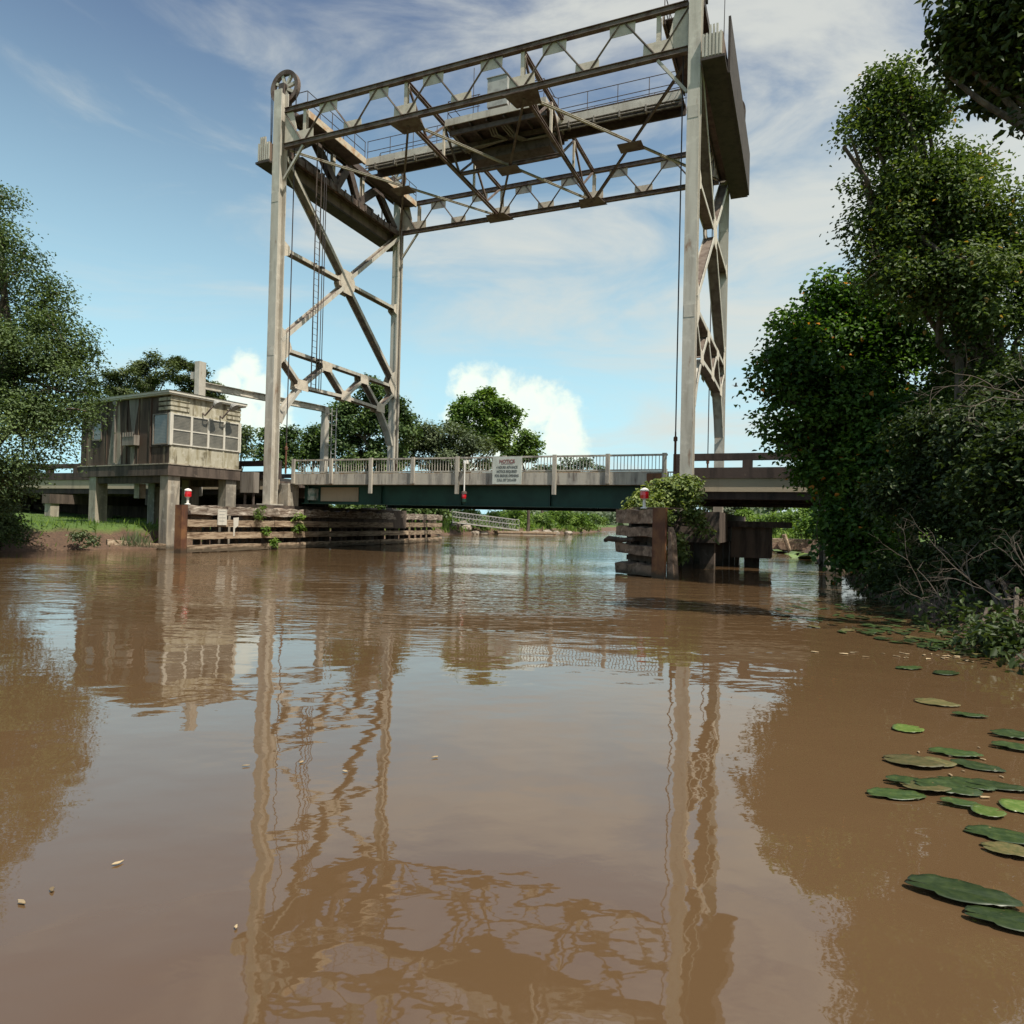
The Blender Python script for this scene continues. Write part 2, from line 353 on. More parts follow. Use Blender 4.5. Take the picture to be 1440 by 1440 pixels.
# ---------------------------------------------------------------- foliage tools
def leaf_mesh(name, pts, nrm, tint, size, mat, parent=None, folded=True, rng=None, aspect=.5, axis=None):
    """one mesh of many leaves: pts Nx3, nrm Nx3, tint N (0..1), size N"""
    n = len(pts); rng = rng or np.random.default_rng(1)
    nrm = nrm/np.maximum(np.linalg.norm(nrm, axis=1, keepdims=True), 1e-6)
    if axis is None:
        axis = rng.normal(size=(n, 3)); axis[:, 2] -= .55
    a = axis-nrm*np.sum(axis*nrm, 1, keepdims=True); a /= np.maximum(np.linalg.norm(a, axis=1, keepdims=True), 1e-6)
    b = np.cross(nrm, a); sz = size[:, None]; w = sz*aspect
    if folded:      # pointed oval: base, two shoulders, tip, folded along the midrib
        fold = nrm*w*.28
        k = 6
        V = np.stack([pts, pts+a*sz*.33+b*w*.5+fold, pts+a*sz*.72+b*w*.34+fold*.6-nrm*sz*.05, pts+a*sz-nrm*sz*.16,
                      pts+a*sz*.72-b*w*.34+fold*.6-nrm*sz*.05, pts+a*sz*.33-b*w*.5+fold], 1)
        idx = np.array([[0, 1, 2, 3], [0, 3, 4, 5]])
    else:
        k = 4
        V = np.stack([pts, pts+a*sz*.5+b*w*.5, pts+a*sz, pts+a*sz*.5-b*w*.5], 1); idx = np.array([[0, 1, 2, 3]])
    V = V.reshape(-1, 3)
    org = np.array(ORG[parent.name]) if parent is not None else np.zeros(3)
    V = V-org
    nf = len(idx); loops = (np.arange(n)[:, None, None]*k+idx[None]).reshape(-1)
    me = bpy.data.meshes.new(name)
    me.vertices.add(len(V)); me.vertices.foreach_set('co', V.astype(np.float32).ravel())
    me.loops.add(len(loops)); me.loops.foreach_set('vertex_index', loops.astype(np.int32))
    me.polygons.add(n*nf); me.polygons.foreach_set('loop_start', (np.arange(n*nf)*4).astype(np.int32))
    me.update(calc_edges=True)
    at = me.attributes.new('tint', 'FLOAT_COLOR', 'POINT')
    c = np.ones((n, k, 4), np.float32); c[..., 0] = tint[:, None]; c[..., 1] = rng.random(n)[:, None]; c[..., 2] = 0
    at.data.foreach_set('color', c.ravel())
    me.materials.append(mat)
    o = bpy.data.objects.new(name, me); COL.objects.link(o)
    if parent is not None: o.parent = parent
    return o
def clusters_in(blobs, nclus, rng, shell=.45, tuft=(.2, .38), ks=(9, 14)):
    """leaf clumps: every lobe is itself broken into smaller rounded tufts with gaps between them"""
    sub = []
    for b in blobs:
        k = int(rng.integers(*ks)); d = rng.normal(size=(k, 3)); d /= np.linalg.norm(d, axis=1, keepdims=True)
        r = rng.uniform(.45, 1.0, k)
        for i in range(k):
            q = rng.uniform(*tuft); c = np.array(b[:3])+d[i]*r[i]*np.array(b[3:6])*.82
            sub.append((*c, b[3]*q, b[4]*q, b[5]*q*.8, *(d[i]*r[i])))
    sub = np.array(sub); vol = (sub[:, 3]*sub[:, 4]*sub[:, 5])**.75
    pick = rng.choice(len(sub), nclus, p=vol/vol.sum())
    d = rng.normal(size=(nclus, 3)); d /= np.linalg.norm(d, axis=1, keepdims=True)
    r = (shell+(1-shell)*rng.random(nclus)**.6)*rng.uniform(.85, 1.15, nclus)
    B = sub[pick]
    return B[:, :3]+d*r[:, None]*B[:, 3:6], d*.7+B[:, 6:9]*.6, pick
def crown(parent, blobs, n, size, mat, seed, per=38, spread=.55, droop=.25, folded=True, name='crown', shell=.45, upw=.9, aspect=.55, tuft=(.2, .38), ks=(9, 14)):
    rng = np.random.default_rng(seed); nc = max(4, n//per)
    C, D, pick = clusters_in(blobs, nc, rng, shell, tuft, ks)
    tv = rng.normal(.48, .17, int(pick.max())+1); ct = tv[pick]+rng.normal(0, .07, nc)
    ci = rng.integers(0, nc, n)
    off = np.clip(rng.normal(size=(n, 3)), -1.7, 1.7)*spread*np.array([1, 1, .62]); off[:, 2] -= droop*np.hypot(off[:, 0], off[:, 1])
    pts = C[ci]+off
    nrm = np.array([0, 0, upw])+D[ci]*.55+rng.normal(size=(n, 3))*.5
    tint = np.clip(ct[ci]+rng.normal(0, .16, n), 0, 1)
    sz = size*rng.uniform(.65, 1.25, n)
    o = leaf_mesh(name, pts, nrm, tint, sz, mat, parent, folded, rng, aspect)
    return o, C
def wob(p, q, rng, k=4, amt=.08):
    p, q = np.array(p, float), np.array(q, float); L = np.linalg.norm(q-p)
    pts = [p+(q-p)*i/k+(rng.normal(size=3)*L*amt if 0 < i < k else 0) for i in range(k+1)]
    return pts
def limbs(parent, base, blobs, C, r0, seed, twigs=60, mat=None, fork=.35, name='trunk', lean=None):
    """tapered trunk, a limb into every blob, twigs out to leaf clumps"""
    rng = np.random.default_rng(seed); mb = MB(); base = np.array(base, float)
    cen = np.array([b[:3] for b in blobs]); top = cen.mean(0)
    if lean is not None: top = np.array(lean, float)
    f = base+(top-base)*fork; f[:2] = base[:2]+(top-base)[:2]*fork*.6
    tr = wob(base, f, rng, 4, .03); mb.tube(tr, [r0*1.35, r0*1.05, r0*.95, r0*.88, r0*.8], 10)
    t2 = wob(f, top, rng, 4, .05); mb.tube(t2, np.linspace(r0*.78, r0*.28, 5), 8)
    nodes = []
    for c in cen:
        st_ = t2[int(rng.integers(0, 4))] if np.linalg.norm(c-f) > .5 else f
        l = wob(st_, c, rng, 5, .03); ra = r0*rng.uniform(.3, .42)
        mb.tube(l, np.linspace(ra, ra*.25, 6), 6); nodes += l[2:]
    nodes = np.array(nodes)
    if twigs and len(C):
        for c in C[rng.choice(len(C), min(twigs, len(C)), replace=False)]:
            j = np.argmin(np.linalg.norm(nodes-c, axis=1))
            mb.tube(wob(nodes[j], c, rng, 3, .08), np.linspace(r0*.09, r0*.025, 4), 4, cap=False)
    return mb.build(name, mat or M['bark'], parent)
def PB(x, y, r, Y, sy=1., sz=1., depth=None):
    """crown lobe seen at photo pixel x, y with radius r px, at depth Y"""
    p = P(x, y, Y); m = r*Y/FPX
    return (p.x, p.y, p.z, m*sy, depth or m, m*sz)

# ---------------------------------------------------------------- ground and river
LEFT = [(-20,-70),(-20,5),(-19.3,18),(-18.4,24.4),(-15.6,28.4),(-13.6,31),(-13.2,36),(-11.5,43),(-9.5,52),(-7.5,62),(-6.2,73),(-2,79),(4,86),(9,100),(15,124),(27,170),(60,300)]
RIGHT = [(5,-70),(4.6,-8),(4.9,3),(5.75,7.67),(7.2,12),(8.6,17),(10.9,22.6),(13.4,30),(17,39.5),(23,58),(33,90),(40,120),(52,180),(80,300)]
RIV = np.array(LEFT+RIGHT[::-1], float)
def river_sd(x, y):
    """signed distance to the shoreline, negative in the water"""
    p = np.stack([x, y], -1)[..., None, :]; a = RIV; b = np.roll(RIV, -1, 0); e = b-a
    t = np.clip(((p-a)*e).sum(-1)/(e*e).sum(-1), 0, 1)
    d = np.sqrt((((p-a)-t[..., None]*e)**2).sum(-1)).min(-1)
    X, Y = x[..., None], y[..., None]
    cr = ((a[:, 1] > Y) != (b[:, 1] > Y)) & (X < (b[:, 0]-a[:, 0])*(Y-a[:, 1])/(b[:, 1]-a[:, 1]+1e-12)+a[:, 0])
    return np.where(cr.sum(-1) % 2 == 1, -d, d)
def ground_z(x, y):
    x = np.asarray(x, float); y = np.asarray(y, float); d = river_sd(x, y)
    w = .5*np.sin(x*.9+1.3*np.sin(y*.37))+.5*np.sin(y*1.1+.8*np.sin(x*.53)); w2 = np.sin(x*3.1+y*1.7)*np.sin(y*2.7-x*1.1)
    z = np.where(d < 0, np.maximum(-1.6, d*.55), np.minimum(d*.62, .85+.02*np.minimum(d, 60)+.0*d))
    z = z+np.where(d > 8, np.minimum((d-8)*.012, .5), 0)
    return z+(w*.09+w2*.05)*np.clip(d/1.2+.3, 0, 1)
def ax(lo, hi, step, far):
    v = [lo]
    while v[-1] < hi: v.append(v[-1]+step)
    a, b = [], []; s_ = step; q = lo
    while q > -far: s_ *= 1.28; q -= s_; a.append(q)
    s_ = step; q = v[-1]
    while q < far: s_ *= 1.28; q += s_; b.append(q)
    return np.array(a[::-1]+v+b)
gx, gy = ax(-34, 34, .55, 3500), ax(-6, 100, .6, 3500)
GX, GY = np.meshgrid(gx, gy)
dd = np.empty(GX.shape)
for i in range(GX.shape[0]): dd[i] = ground_z(GX[i], GY[i])
me = bpy.data.meshes.new('ground'); nx, ny = len(gx), len(gy)
V = np.stack([GX, GY, dd], -1).reshape(-1, 3)
i = (np.arange(ny-1)[:, None]*nx+np.arange(nx-1)[None]).ravel()
F = np.stack([i, i+1, i+nx+1, i+nx], 1)
me.vertices.add(len(V)); me.vertices.foreach_set('co', V.astype(np.float32).ravel())
me.loops.add(F.size); me.loops.foreach_set('vertex_index', F.astype(np.int32).ravel())
me.polygons.add(len(F)); me.polygons.foreach_set('loop_start', (np.arange(len(F))*4).astype(np.int32)); me.update(calc_edges=True)
me.polygons.foreach_set('use_smooth', [True]*len(F)); me.materials.append(M['ground'])
g = bpy.data.objects.new('ground', me); COL.objects.link(g)
tag(g, 'grassy river banks with bare reddish mud at the waterline', 'ground', kind='structure')
wm = MB().add([(-3400, -3400, 0), (3400, -3400, 0), (3400, 3400, 0), (-3400, 3400, 0)], [(0, 1, 2, 3)]).build('river_water', M['water'])
tag(wm, 'calm muddy brown river water', 'water', kind='structure')

# ---------------------------------------------------------------- lift towers
def tower(s0, sg, label):
    """s0: position along the span; sg: +1 the span lies towards +s"""
    T = thing('lift_tower', label, 'bridge tower', BR, (s0, W/2, 1.98), 'steel lift towers of the bridge')
    st = M['steel']; y = lambda s, t, z: (s0+sg*s, t, z)
    for t in (0, W):
        mb = MB(); mb.ibeam((s0, t, 2.0), (s0, t, 21.5), .44, .5, .04, .05, (0, 1, 0))
        p = mb.build('post', st, T)
        MB().box((s0-.42, t-.42, 1.99), (s0+.42, t+.42, 2.06)).build('base_plate', st, p)
        for z in (9.2, 16.4): MB().plate([(s0-.19, t-.254, z-.22), (s0+.19, t-.254, z-.22), (s0+.19, t-.254, z+.22), (s0-.19, t-.254, z+.22)], (0, 1, 0), .014).build('splice_plate', st, p)
    u = (1, 0, 0)
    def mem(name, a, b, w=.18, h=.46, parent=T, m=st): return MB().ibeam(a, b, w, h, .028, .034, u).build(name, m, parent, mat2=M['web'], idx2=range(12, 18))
    cx, zc, zl, zp = W/2, 14.15, 9.45, 7.95
    # upper panel: X with a waist strut; broad web plates
    mem('diagonal', y(0, .25, 18.5), y(0, cx-.3, zc+.35), .19, .46); mem('diagonal', y(0, W-.25, 18.5), y(0, cx+.3, zc+.35), .19, .46)
    mem('diagonal', y(0, cx-.3, zc-.35), y(0, .25, zl+.35), .19, .46); mem('diagonal', y(0, cx+.3, zc-.35), y(0, W-.25, zl+.35), .19, .46)
    mem('strut', y(0, .25, zc), y(0, cx-.45, zc), .16, .42); mem('strut', y(0, cx+.45, zc), y(0, W-.25, zc), .16, .42)
    hexa = lambda t, z, a, b: [(y(.19*q, t-a, z-b*.5)) for q in (1,)]
    def gp(t, z, poly, name='gusset_plate'):
        mb = MB()
        for sd in (-.215, .215):
            mb.plate([y(sd, t+a, z+b) for a, b in poly], (1, 0, 0), .018)
        return mb.build(name, M['gusset'], T)
    gp(cx, zc, [(-.62, -.2), (-.62, .2), (-.35, .62), (.35, .62), (.62, .2), (.62, -.2), (.35, -.62), (-.35, -.62)])
    for t, q in ((0, 1), (W, -1)):
        gp(t, zl, [(q*.26, -.75), (q*.7, -.3), (q*.95, .12), (q*.6, .75), (q*.26, .95)])
        gp(t, zc, [(q*.26, -.35), (q*.6, -.2), (q*.6, .2), (q*.26, .35)])
    # portal bracing with knees
    mem('strut', y(0, .26, zl), y(0, W-.26, zl), .16, .42)
    b = [(1.8, 7.9), (5.3, 8.0), (8.6, 7.9)]; tp = [(.26, 9.1), (3.65, zl-.13), (6.95, zl-.13), (W-.26, 9.1)]
    mem('lower_chord', y(0, *b[0]), y(0, *b[1]), .16, .42); mem('lower_chord', y(0, *b[1]), y(0, *b[2]), .16, .42)
    for a, c in ((tp[0], b[0]), (b[0], tp[1]), (tp[1], b[1]), (b[1], tp[2]), (tp[2], b[2]), (b[2], tp[3])):
        d = Vector((0, c[0]-a[0], c[1]-a[1])).normalized()*.18
        mem('portal_brace', y(0, a[0]+d.y, a[1]+d.z), y(0, c[0]-d.y, c[1]-d.z), .16, .42)
    for q, e in ((b[0], .3), (b[2], W-.3)):
        mid = (e+(q[0]-e)*.33, 6.75)
        k = MB(); k.ibeam(y(0, *q), y(0, *mid), .17, .42, .028, .034, u); k.ibeam(y(0, *mid), y(0, e+(.03 if e < 1 else -.03), 5.9), .17, .42, .028, .034, u)
        k.build('knee_brace', st, T)
    for q in b: gp(q[0], q[1], [(-.42, -.2), (-.36, .32), (.36, .32), (.42, -.2)])
    for q in tp[1:3]: gp(q[0], q[1]+.05, [(-.42, .16), (.42, .16), (.36, -.34), (-.36, -.34)])
    # deep dark frame under the sheaves
    dk = M['darksteel']
    mem('sheave_beam', y(0, .27, 20.75), y(0, W-.27, 20.75), .34, .5, T, dk)
    mem('bottom_strut', y(0, .27, 18.75), y(0, W-.27, 18.75), .32, .4, T, M['chord'])
    for k in range(14):
        t = 1+k*.62; MB().beam(y(.24, t, 18.62), y(.24, t, 18.98), .14, .02, (1, 0, 0)).build('batten_plate', M['darksteel'], T)
    n = [(.5, 18.95), (2.35, 20.5), (4.2, 18.95), (W/2, 20.5), (6.1, 18.95), (7.95, 20.5), (W-.5, 18.95)]
    for a, c in zip(n[:-1], n[1:]): mem('sway_brace', y(0, *a), y(0, *c), .40, .3, T, dk)
    for t in (3.9, 6.5): mem('hanger', y(.0, t, 18.95), y(.0, t, 20.5), .2, .2, T, M['gusset'])
    for t in (0, W):
        MB().plate([y(.27, t, 18.95), y(.27, t, 20.4), y(.75, t, 20.4), y(.95, t, 19.6), y(.75, t, 18.95)], (0, 1, 0), .03).build('side_plate', M['gusset'], T)
    # sheaves
    for t in (.42, W-.42):
        c = y(-.16, t, 21.98); rr = .82
        w = MB(); N = 36; ang = [2*math.pi*k/N for k in range(N)]
        prof = [(rr-.2, -.09), (rr, -.11), (rr, -.06), (rr-.05, -.03), (rr-.05, .03), (rr, .06), (rr, .11), (rr-.2, .09)]
        base = []
        for a in ang:
            for r_, o_ in prof: base.append((c[0]+r_*math.cos(a), c[1]+o_, c[2]+r_*math.sin(a)))
        m_ = len(prof); w.add(base, [(i*m_+j, i*m_+(j+1) % m_, ((i+1) % N)*m_+(j+1) % m_, ((i+1) % N)*m_+j) for i in range(N) for j in range(m_)])
        sh = w.build('sheave_wheel', M['chord'], T)
        sp = MB()
        for k in range(8):
            a = 2*math.pi*(k+.3)/8; sp.beam(c, (c[0]+(rr-.1)*math.cos(a), c[1], c[2]+(rr-.15)*math.sin(a)), .13, .12, (0, 1, 0))
        sp.build('spokes', M['steel'], sh)
        MB().lathe([(.17, -.16), (.17, .16)], c, 16, (0, 1, 0)).build('hub', M['darksteel'], sh)
        MB().box((c[0]-.16, t-.3, 21.5), (c[0]+.16, t-.2, 22.05)).box((c[0]-.16, t+.2, 20.9), (c[0]+.16, t+.3, 22.05)).box((c[0]-.12, t-.2, 20.9), (c[0]+.12, t+.2, 21.12)).build('bearing_stand', M['darksteel'], T)
    # walkways beside the sheave beam
    for t0, t1 in ((.35, 5.02), (6.32, W-.05)):
        wk = MB().box(y(.28, t0, 20.42), y(1.25, t1, 20.47)).build('walkway', M['darksteel'], T)
        MB().box(y(1.25, t0, 20.30), y(1.29, t1, 20.62)).build('kick_board', M['rustpaint'], wk)
        MB().box(y(.30, t0, 20.30), y(.36, t1, 20.419)).box(y(1.16, t0, 20.30), y(1.22, t1, 20.419)).build('joist', M['darksteel'], wk)
        rl = MB(); nn = 5
        for k in range(nn+1):
            t = t0+.03+(t1-t0-.06)*k/nn; rl.tube([y(1.22, t, 20.47), y(1.22, t, 21.5)], .02, 5)
        for z in (20.98, 21.5): rl.tube([y(1.22, t0, z), y(1.22, t1, z)], .02, 5)
        if t0 < 1:
            for z in (20.98, 21.5): rl.tube([y(1.22, t0, z), y(.4, t0, z)], .02, 5)
        rl.build('handrail', M['darksteel'], wk)
    # ladder and conduits hanging from the walkway to the portal strut
    ld = MB(); lt = 2.15
    for q in (0, .36): ld.beam(y(.42, lt+q, 7.9), y(.42, lt+q, 20.3), .03, .05, (1, 0, 0))
    for k in range(39): ld.tube([y(.42, lt, 8.1+k*.31), y(.42, lt+.36, 8.1+k*.31)], .011, 4)
    for z in (9.45, 14.15, 18.7): ld.beam(y(.17, lt+.18, z), y(.43, lt+.18, z), .06, .05)
    ld.build('ladder', M['darksteel'], T)
    cd = MB()
    for q in (.62, .78): cd.tube([y(.40, lt+q, 7.9), y(.40, lt+q, 20.2)], .022, 5)
    for z in (9.45, 14.15): cd.beam(y(.17, lt+.7, z), y(.43, lt+.7, z), .26, .05)
    cd.build('conduit', M['cable'], T)
    return T
tower(0, 1, 'tall weathered steel lift tower beside the stained control house, on the left bank')
tower(S, -1, 'tall weathered steel lift tower beside the overhanging right trees')

# counterweights, hanging on the land side of each tower
def counterweight(s0, sg, label):
    y = lambda s, t, z: (s0+sg*s, t, z)
    T = thing('counterweight', label, 'counterweight', BR, y(-.62, W/2, 18.0), 'concrete counterweights of the lift bridge')
    MB().box(y(-1.0, -.35, 18.15), y(-.28, W+.35, 19.0)).build('block', M['brownbox'], T)
    for t in (-.36, W+.36):
        e = MB().box(y(-.98, t-.012, 18.19), y(-.29, t+.008, 19.0))
        for k in range(6):
            s_ = -.96+k*.12; e.box(y(s_, t-.05, 18.2), y(s_+.07, t+.03, 19.3 if k in (1, 2, 3) else 19.02))
        e.build('ribbed_end', M['steel'], T)
    if sg < 0: MB().box(y(-1.17, .5, 18.02), y(-1.085, W+.2, 20.1)).build('outer_board', M['shadebrown'], T)
    MB().box(y(-1.08, -.43, 18.06), y(-.27, W+.43, 18.149)).build('bottom_plate', M['shadebrown'], T)
    for t in (.42, W-.42):
        r = MB()
        for q in (-.06, 0, .06): r.tube([y(-.94, t+q*.6, 19.0), y(-.96+q*.2, t+q, 21.98)], .014, 5)
        r.build('rope', M['cable'], T)
    for t in (2.6, 7.4): MB().box(y(-1.0, t-.7, 19.001), y(-.3, t+.7, 19.45)).build('weight_block', M['darkconc'], T)
    return T
counterweight(0, 1, 'long counterweight with ribbed end hung behind the left lift tower')
cw = counterweight(S, -1, 'long dark counterweight hung on the outer side of the right lift tower')

# ---------------------------------------------------------------- overhead truss span
def overhead():
    T = thing('overhead_truss', 'high brown steel truss span with walkway joining the tops of both lift towers', 'truss', BR, (S/2, W/2, ZB-.2))
    ch, gu, dk = M['chord'], M['gusset'], M['darksteel']
    Tn = lambda k: S*k/7.; Bn = lambda k: S*(k-.5)/7.
    a, e = .27, S-.27
    for t, q in ((0, -1), (W, 1)):
        for z in (ZT, ZB):
            mb = MB(); mb.beam((a, t-.04, z), (e, t-.04, z), .025, .17); mb.beam((a, t+.04, z), (e, t+.04, z), .025, .17)
            mb.beam((a, t, z+.096), (e, t, z+.096), .22, .02); mb.beam((a, t, z-.096), (e, t, z-.096), .22, .02)
            mb.build('chord', ch, T)
        for k in range(1, 8):
            for j in (k-1, k):
                qx = .12 if j == k else -.12; p0 = Vector((min(max(Tn(j)+(-.12 if j == k else .12), a), e), t, ZT-.12)); p1 = Vector((Bn(k)+(.12 if j == k else -.12), t, ZB+.12)); d = (p1-p0).normalized()*.1
                o_ = Vector((0, -.035, 0)); MB().beam(p0+o_, p1+o_, .012, .09, (0, 1, 0)).beam(p0+o_*.5, p1+o_*.5, .075, .012, (0, 1, 0)).build('web_diagonal', M['bracedark'], T)
        def gus(s_, z, sgn, wd=.5, hh=.43):
            mb = MB()
            mb.plate([(s_-wd, t, z), (s_+wd, t, z), (s_+wd*.97, t, z+sgn*hh), (s_-wd*.97, t, z+sgn*hh)], (0, 1, 0), .014)
            mb.build('gusset_plate', gu, T)
        for k in range(1, 7): gus(Tn(k), ZT-.107, -1)
        for k in range(1, 8): gus(Bn(k), ZB+.107, 1, .56 if k in (1, 3, 5, 7) else .48, .48 if k in (1, 3, 5, 7) else .36)
        gus(.48, ZT-.107, -1, .2, .5); gus(S-.48, ZT-.107, -1, .2, .5)
        for k in (1, 3, 5, 7): MB().ibeam((Bn(k), t+.12, ZB+.11), (Bn(k), t+.12, ZT-.11), .16, .18, .02, .02, (0, 1, 0)).build('vertical', gu, T)
        # short ties to the posts below the bottom chord
        MB().ibeam((Bn(1), t, ZB-.14), (.27, t, ZB-1.55), .1, .1, .02, .022, (0, 1, 0)).build('end_tie', M['steel'], T)
        MB().ibeam((Bn(7), t, ZB-.14), (S-.27, t, ZB-1.55), .1, .1, .02, .022, (0, 1, 0)).build('end_tie', M['steel'], T)
    # sway frames across the road
    for k in (3, 5):
        s_ = Bn(k)
        MB().ibeam((s_, .15, ZT-.05), (s_, W-.15, ZT-.05), .15, .17).build('cross_strut', ch, T)
        MB().ibeam((s_, .15, ZB), (s_, W-.15, ZB), .15, .18).build('cross_strut', ch, T)
        nodes = [(.2, ZT-.15), (1.9, ZB+.1), (3.5, ZT-.15), (W/2, ZB+.1), (W-3.5, ZT-.15), (W-1.9, ZB+.1), (W-.2, ZT-.15)]
        for p, q in zip(nodes[:-1], nodes[1:]):
            MB().beam((s_, p[0], p[1]), (s_, q[0], q[1]), .09, .09, (1, 0, 0)).build('sway_brace', ch, T)
        for t in (3.5, W-3.5): MB().beam((s_, t, ZB+.12), (s_, t, ZT-.17), .12, .1, (1, 0, 0)).build('sway_post', gu, T)
        for t in (0, W):
            q = 1 if t == 0 else -1
            MB().plate([(s_-.75, t-q*.16, ZB-.16), (s_+.75, t-q*.16, ZB-.16), (s_+.55, t+q*.85, ZB-.16), (s_-.55, t+q*.85, ZB-.16)], (0, 0, 1), .022).build('lateral_plate', ch, T)
    z = ZB-.04
    for (s0, s1) in ((0.3, Bn(3)), (Bn(3), Bn(5)), (Bn(5), S-.3)):
        for i_, (p, q) in enumerate((((s0, .3), (s1, W-.3)), ((s0, W-.3), (s1, .3)))):
            MB().ibeam((p[0], p[1], z-.0-.13*i_), (q[0], q[1], z-.13*i_), .10, .09, .015, .015).build('lateral_brace', M['steel'] if i_ == 0 else ch, T)
        c = (s0+s1)/2
        MB().plate([(c-.55, W/2-.4, z-.235), (c+.55, W/2-.4, z-.235), (c+.55, W/2+.4, z-.235), (c-.55, W/2+.4, z-.235)], (0, 0, 1), .02).build('lateral_plate', ch, T)
    MB().ibeam((Bn(3)+.1, W/2, ZB+.01), (Bn(5)-.1, W/2, ZB+.01), .14, .16).build('cross_strut', ch, T)
    # walkway along the middle with pipes and rail
    t0, t1, zw = 5.05, 6.3, 20.44
    for s0, s1 in ((1.3, 6.95), (12.0, S-1.3)):
        wk = MB().box((s0, t0, zw), (s1, t1, zw+.05)).build('walkway', dk, T)
        MB().box((s0, t0-.04, zw-.18), (s1, t0, zw+.16)).box((s0, t1, zw-.18), (s1, t1+.04, zw+.16)).build('kick_board', M['steel'], wk)
        MB().beam((s0, t0+.2, zw-.18), (s1, t0+.2, zw-.18), .1, .34).beam((s0, t1-.2, zw-.18), (s1, t1-.2, zw-.18), .1, .34).build('stringer', dk, wk)
        pp = MB()
        for k, (tt, zz) in enumerate(((t0-.1, zw-.26), (t0-.1, zw-.38), (t0+.05, zw-.46))): pp.tube([(s0, tt, zz), (s1, tt, zz)], .035, 6)
        n = int((s1-s0)/1.2)
        for k in range(n): pp.box((s0+.6+k*1.2, t0-.15, zw-.5), (s0+.66+k*1.2, t0+.12, zw-.2))
        pp.build('conduit', M['boxgrey'], wk)
        rl = MB(); n = 4
        for tt in (t0+.03, t1-.03):
            for k in range(n+1): s_ = s0+.03+(s1-s0-.06)*k/n; rl.tube([(s_, tt, zw+.05), (s_, tt, zw+1.1)], .019, 5)
            for dz in (.55, 1.1): rl.tube([(s0, tt, zw+dz), (s1, tt, zw+dz)], .019, 5)
        if s0 > 9: rl.tube([(s0, t0+.03, zw+1.1), (s0-.35, t0-.5, zw+1.1), (s0-.8, t0-.9, zw+1.7)], .019, 5); rl.tube([(s0, t0+.15, zw+.3), (s1, t0+.15, zw+.3)], .05, 6)
        rl.build('handrail', dk, wk)
    pf = MB().box((6.96, 3.45, zw-.02), (11.98, 6.6, zw+.04)).build('machinery_platform', dk, T)
    f = MB().box((6.9, 3.40, zw-.12), (12.04, 3.448, zw+.2)).box((6.9, 6.602, zw-.12), (12.04, 6.65, zw+.2)).box((6.9, 3.449, zw-.12), (6.958, 6.6, zw+.2)).box((11.982, 3.449, zw-.12), (12.04, 6.6, zw+.2)); f.build('kick_board', M['steel'], pf)
    j = MB()
    for k in range(6): j.beam((7.3+k*.87, 3.5, zw-.12), (7.3+k*.87, 6.55, zw-.12), .07, .19)
    for t in (3.75, 5.0, 6.3): j.beam((7, t, zw-.33), (11.95, t, zw-.33), .12, .22)
    j.build('joist', dk, pf)
    MB().box((7.4, 5.3, zw-.95), (11.6, 6.5, zw-.46)).build('underslung_box', dk, pf)
    pc = MB()
    for k in range(3):
        o = k*.14; pc.tube([(9.0+o, 3.9, zw-.3), (9.0+o, 4.3, zw-.5), (9.5+o*.3, 4.75, zw-.55), (7.1, 4.95+o, zw-.5)], .04, 6)
        pc.tube([(9.6+o, 4.0, zw-.3), (9.8+o, 4.6, zw-.52), (10.2+o, 5.1, zw-.56), (11.9, 5.15+o*.5, zw-.5)], .04, 6)
    pc.build('conduit', M['boxgrey'], pf)
    rl = MB(); r2 = MB()
    for s_ in (7.0, 8.6): rl.tube([(s_, 3.5, zw), (s_, 3.5, zw+1.1)], .02, 5)
    for dz in (.55, 1.1):
        rl.tube([(7.0, 3.5, zw+dz), (8.7, 3.5, zw+dz)], .02, 5); rl.tube([(7.0, 3.5, zw+dz), (7.0, 5.0, zw+dz)], .02, 5)
        r2.tube([(10.2, 3.5, zw+dz), (11.9, 3.5, zw+dz)], .02, 5); r2.tube([(11.9, 3.5, zw+dz), (11.9, 5.0, zw+dz)], .02, 5)
    for s_ in (10.2, 11.9): r2.tube([(s_, 3.5, zw), (s_, 3.5, zw+1.1)], .02, 5)
    rl.tube([(8.3, 3.6, zw), (8.3, 3.6, zw+2.5)], .018, 5)
    rl.build('handrail', dk, pf); r2.build('handrail', dk, pf)
overhead()
c = thing('electrical_cabinet', 'pale grey electrical cabinet standing on the high machinery platform', 'cabinet', BR, (9.1, 4.5, 20.49))
MB().box((8.68, 4.3, 21.35), (9.72, 4.8, 22.75)).build('cabinet_body', M['galv'], c)
MB().box((8.64, 4.26, 22.751), (9.76, 4.84, 22.79)).build('cap', M['galv'], c)
for s_ in (8.75, 9.58): MB().box((s_, 4.4, 20.48), (s_+.08, 4.48, 21.349)).build('leg', M['galv'], c)
cp = MB()
for k in range(5): cp.tube([(8.92+k*.14, 4.5, 21.36), (8.92+k*.14, 4.5, 20.49)], .028, 6)
cp.build('conduit', M['boxgrey'], c)

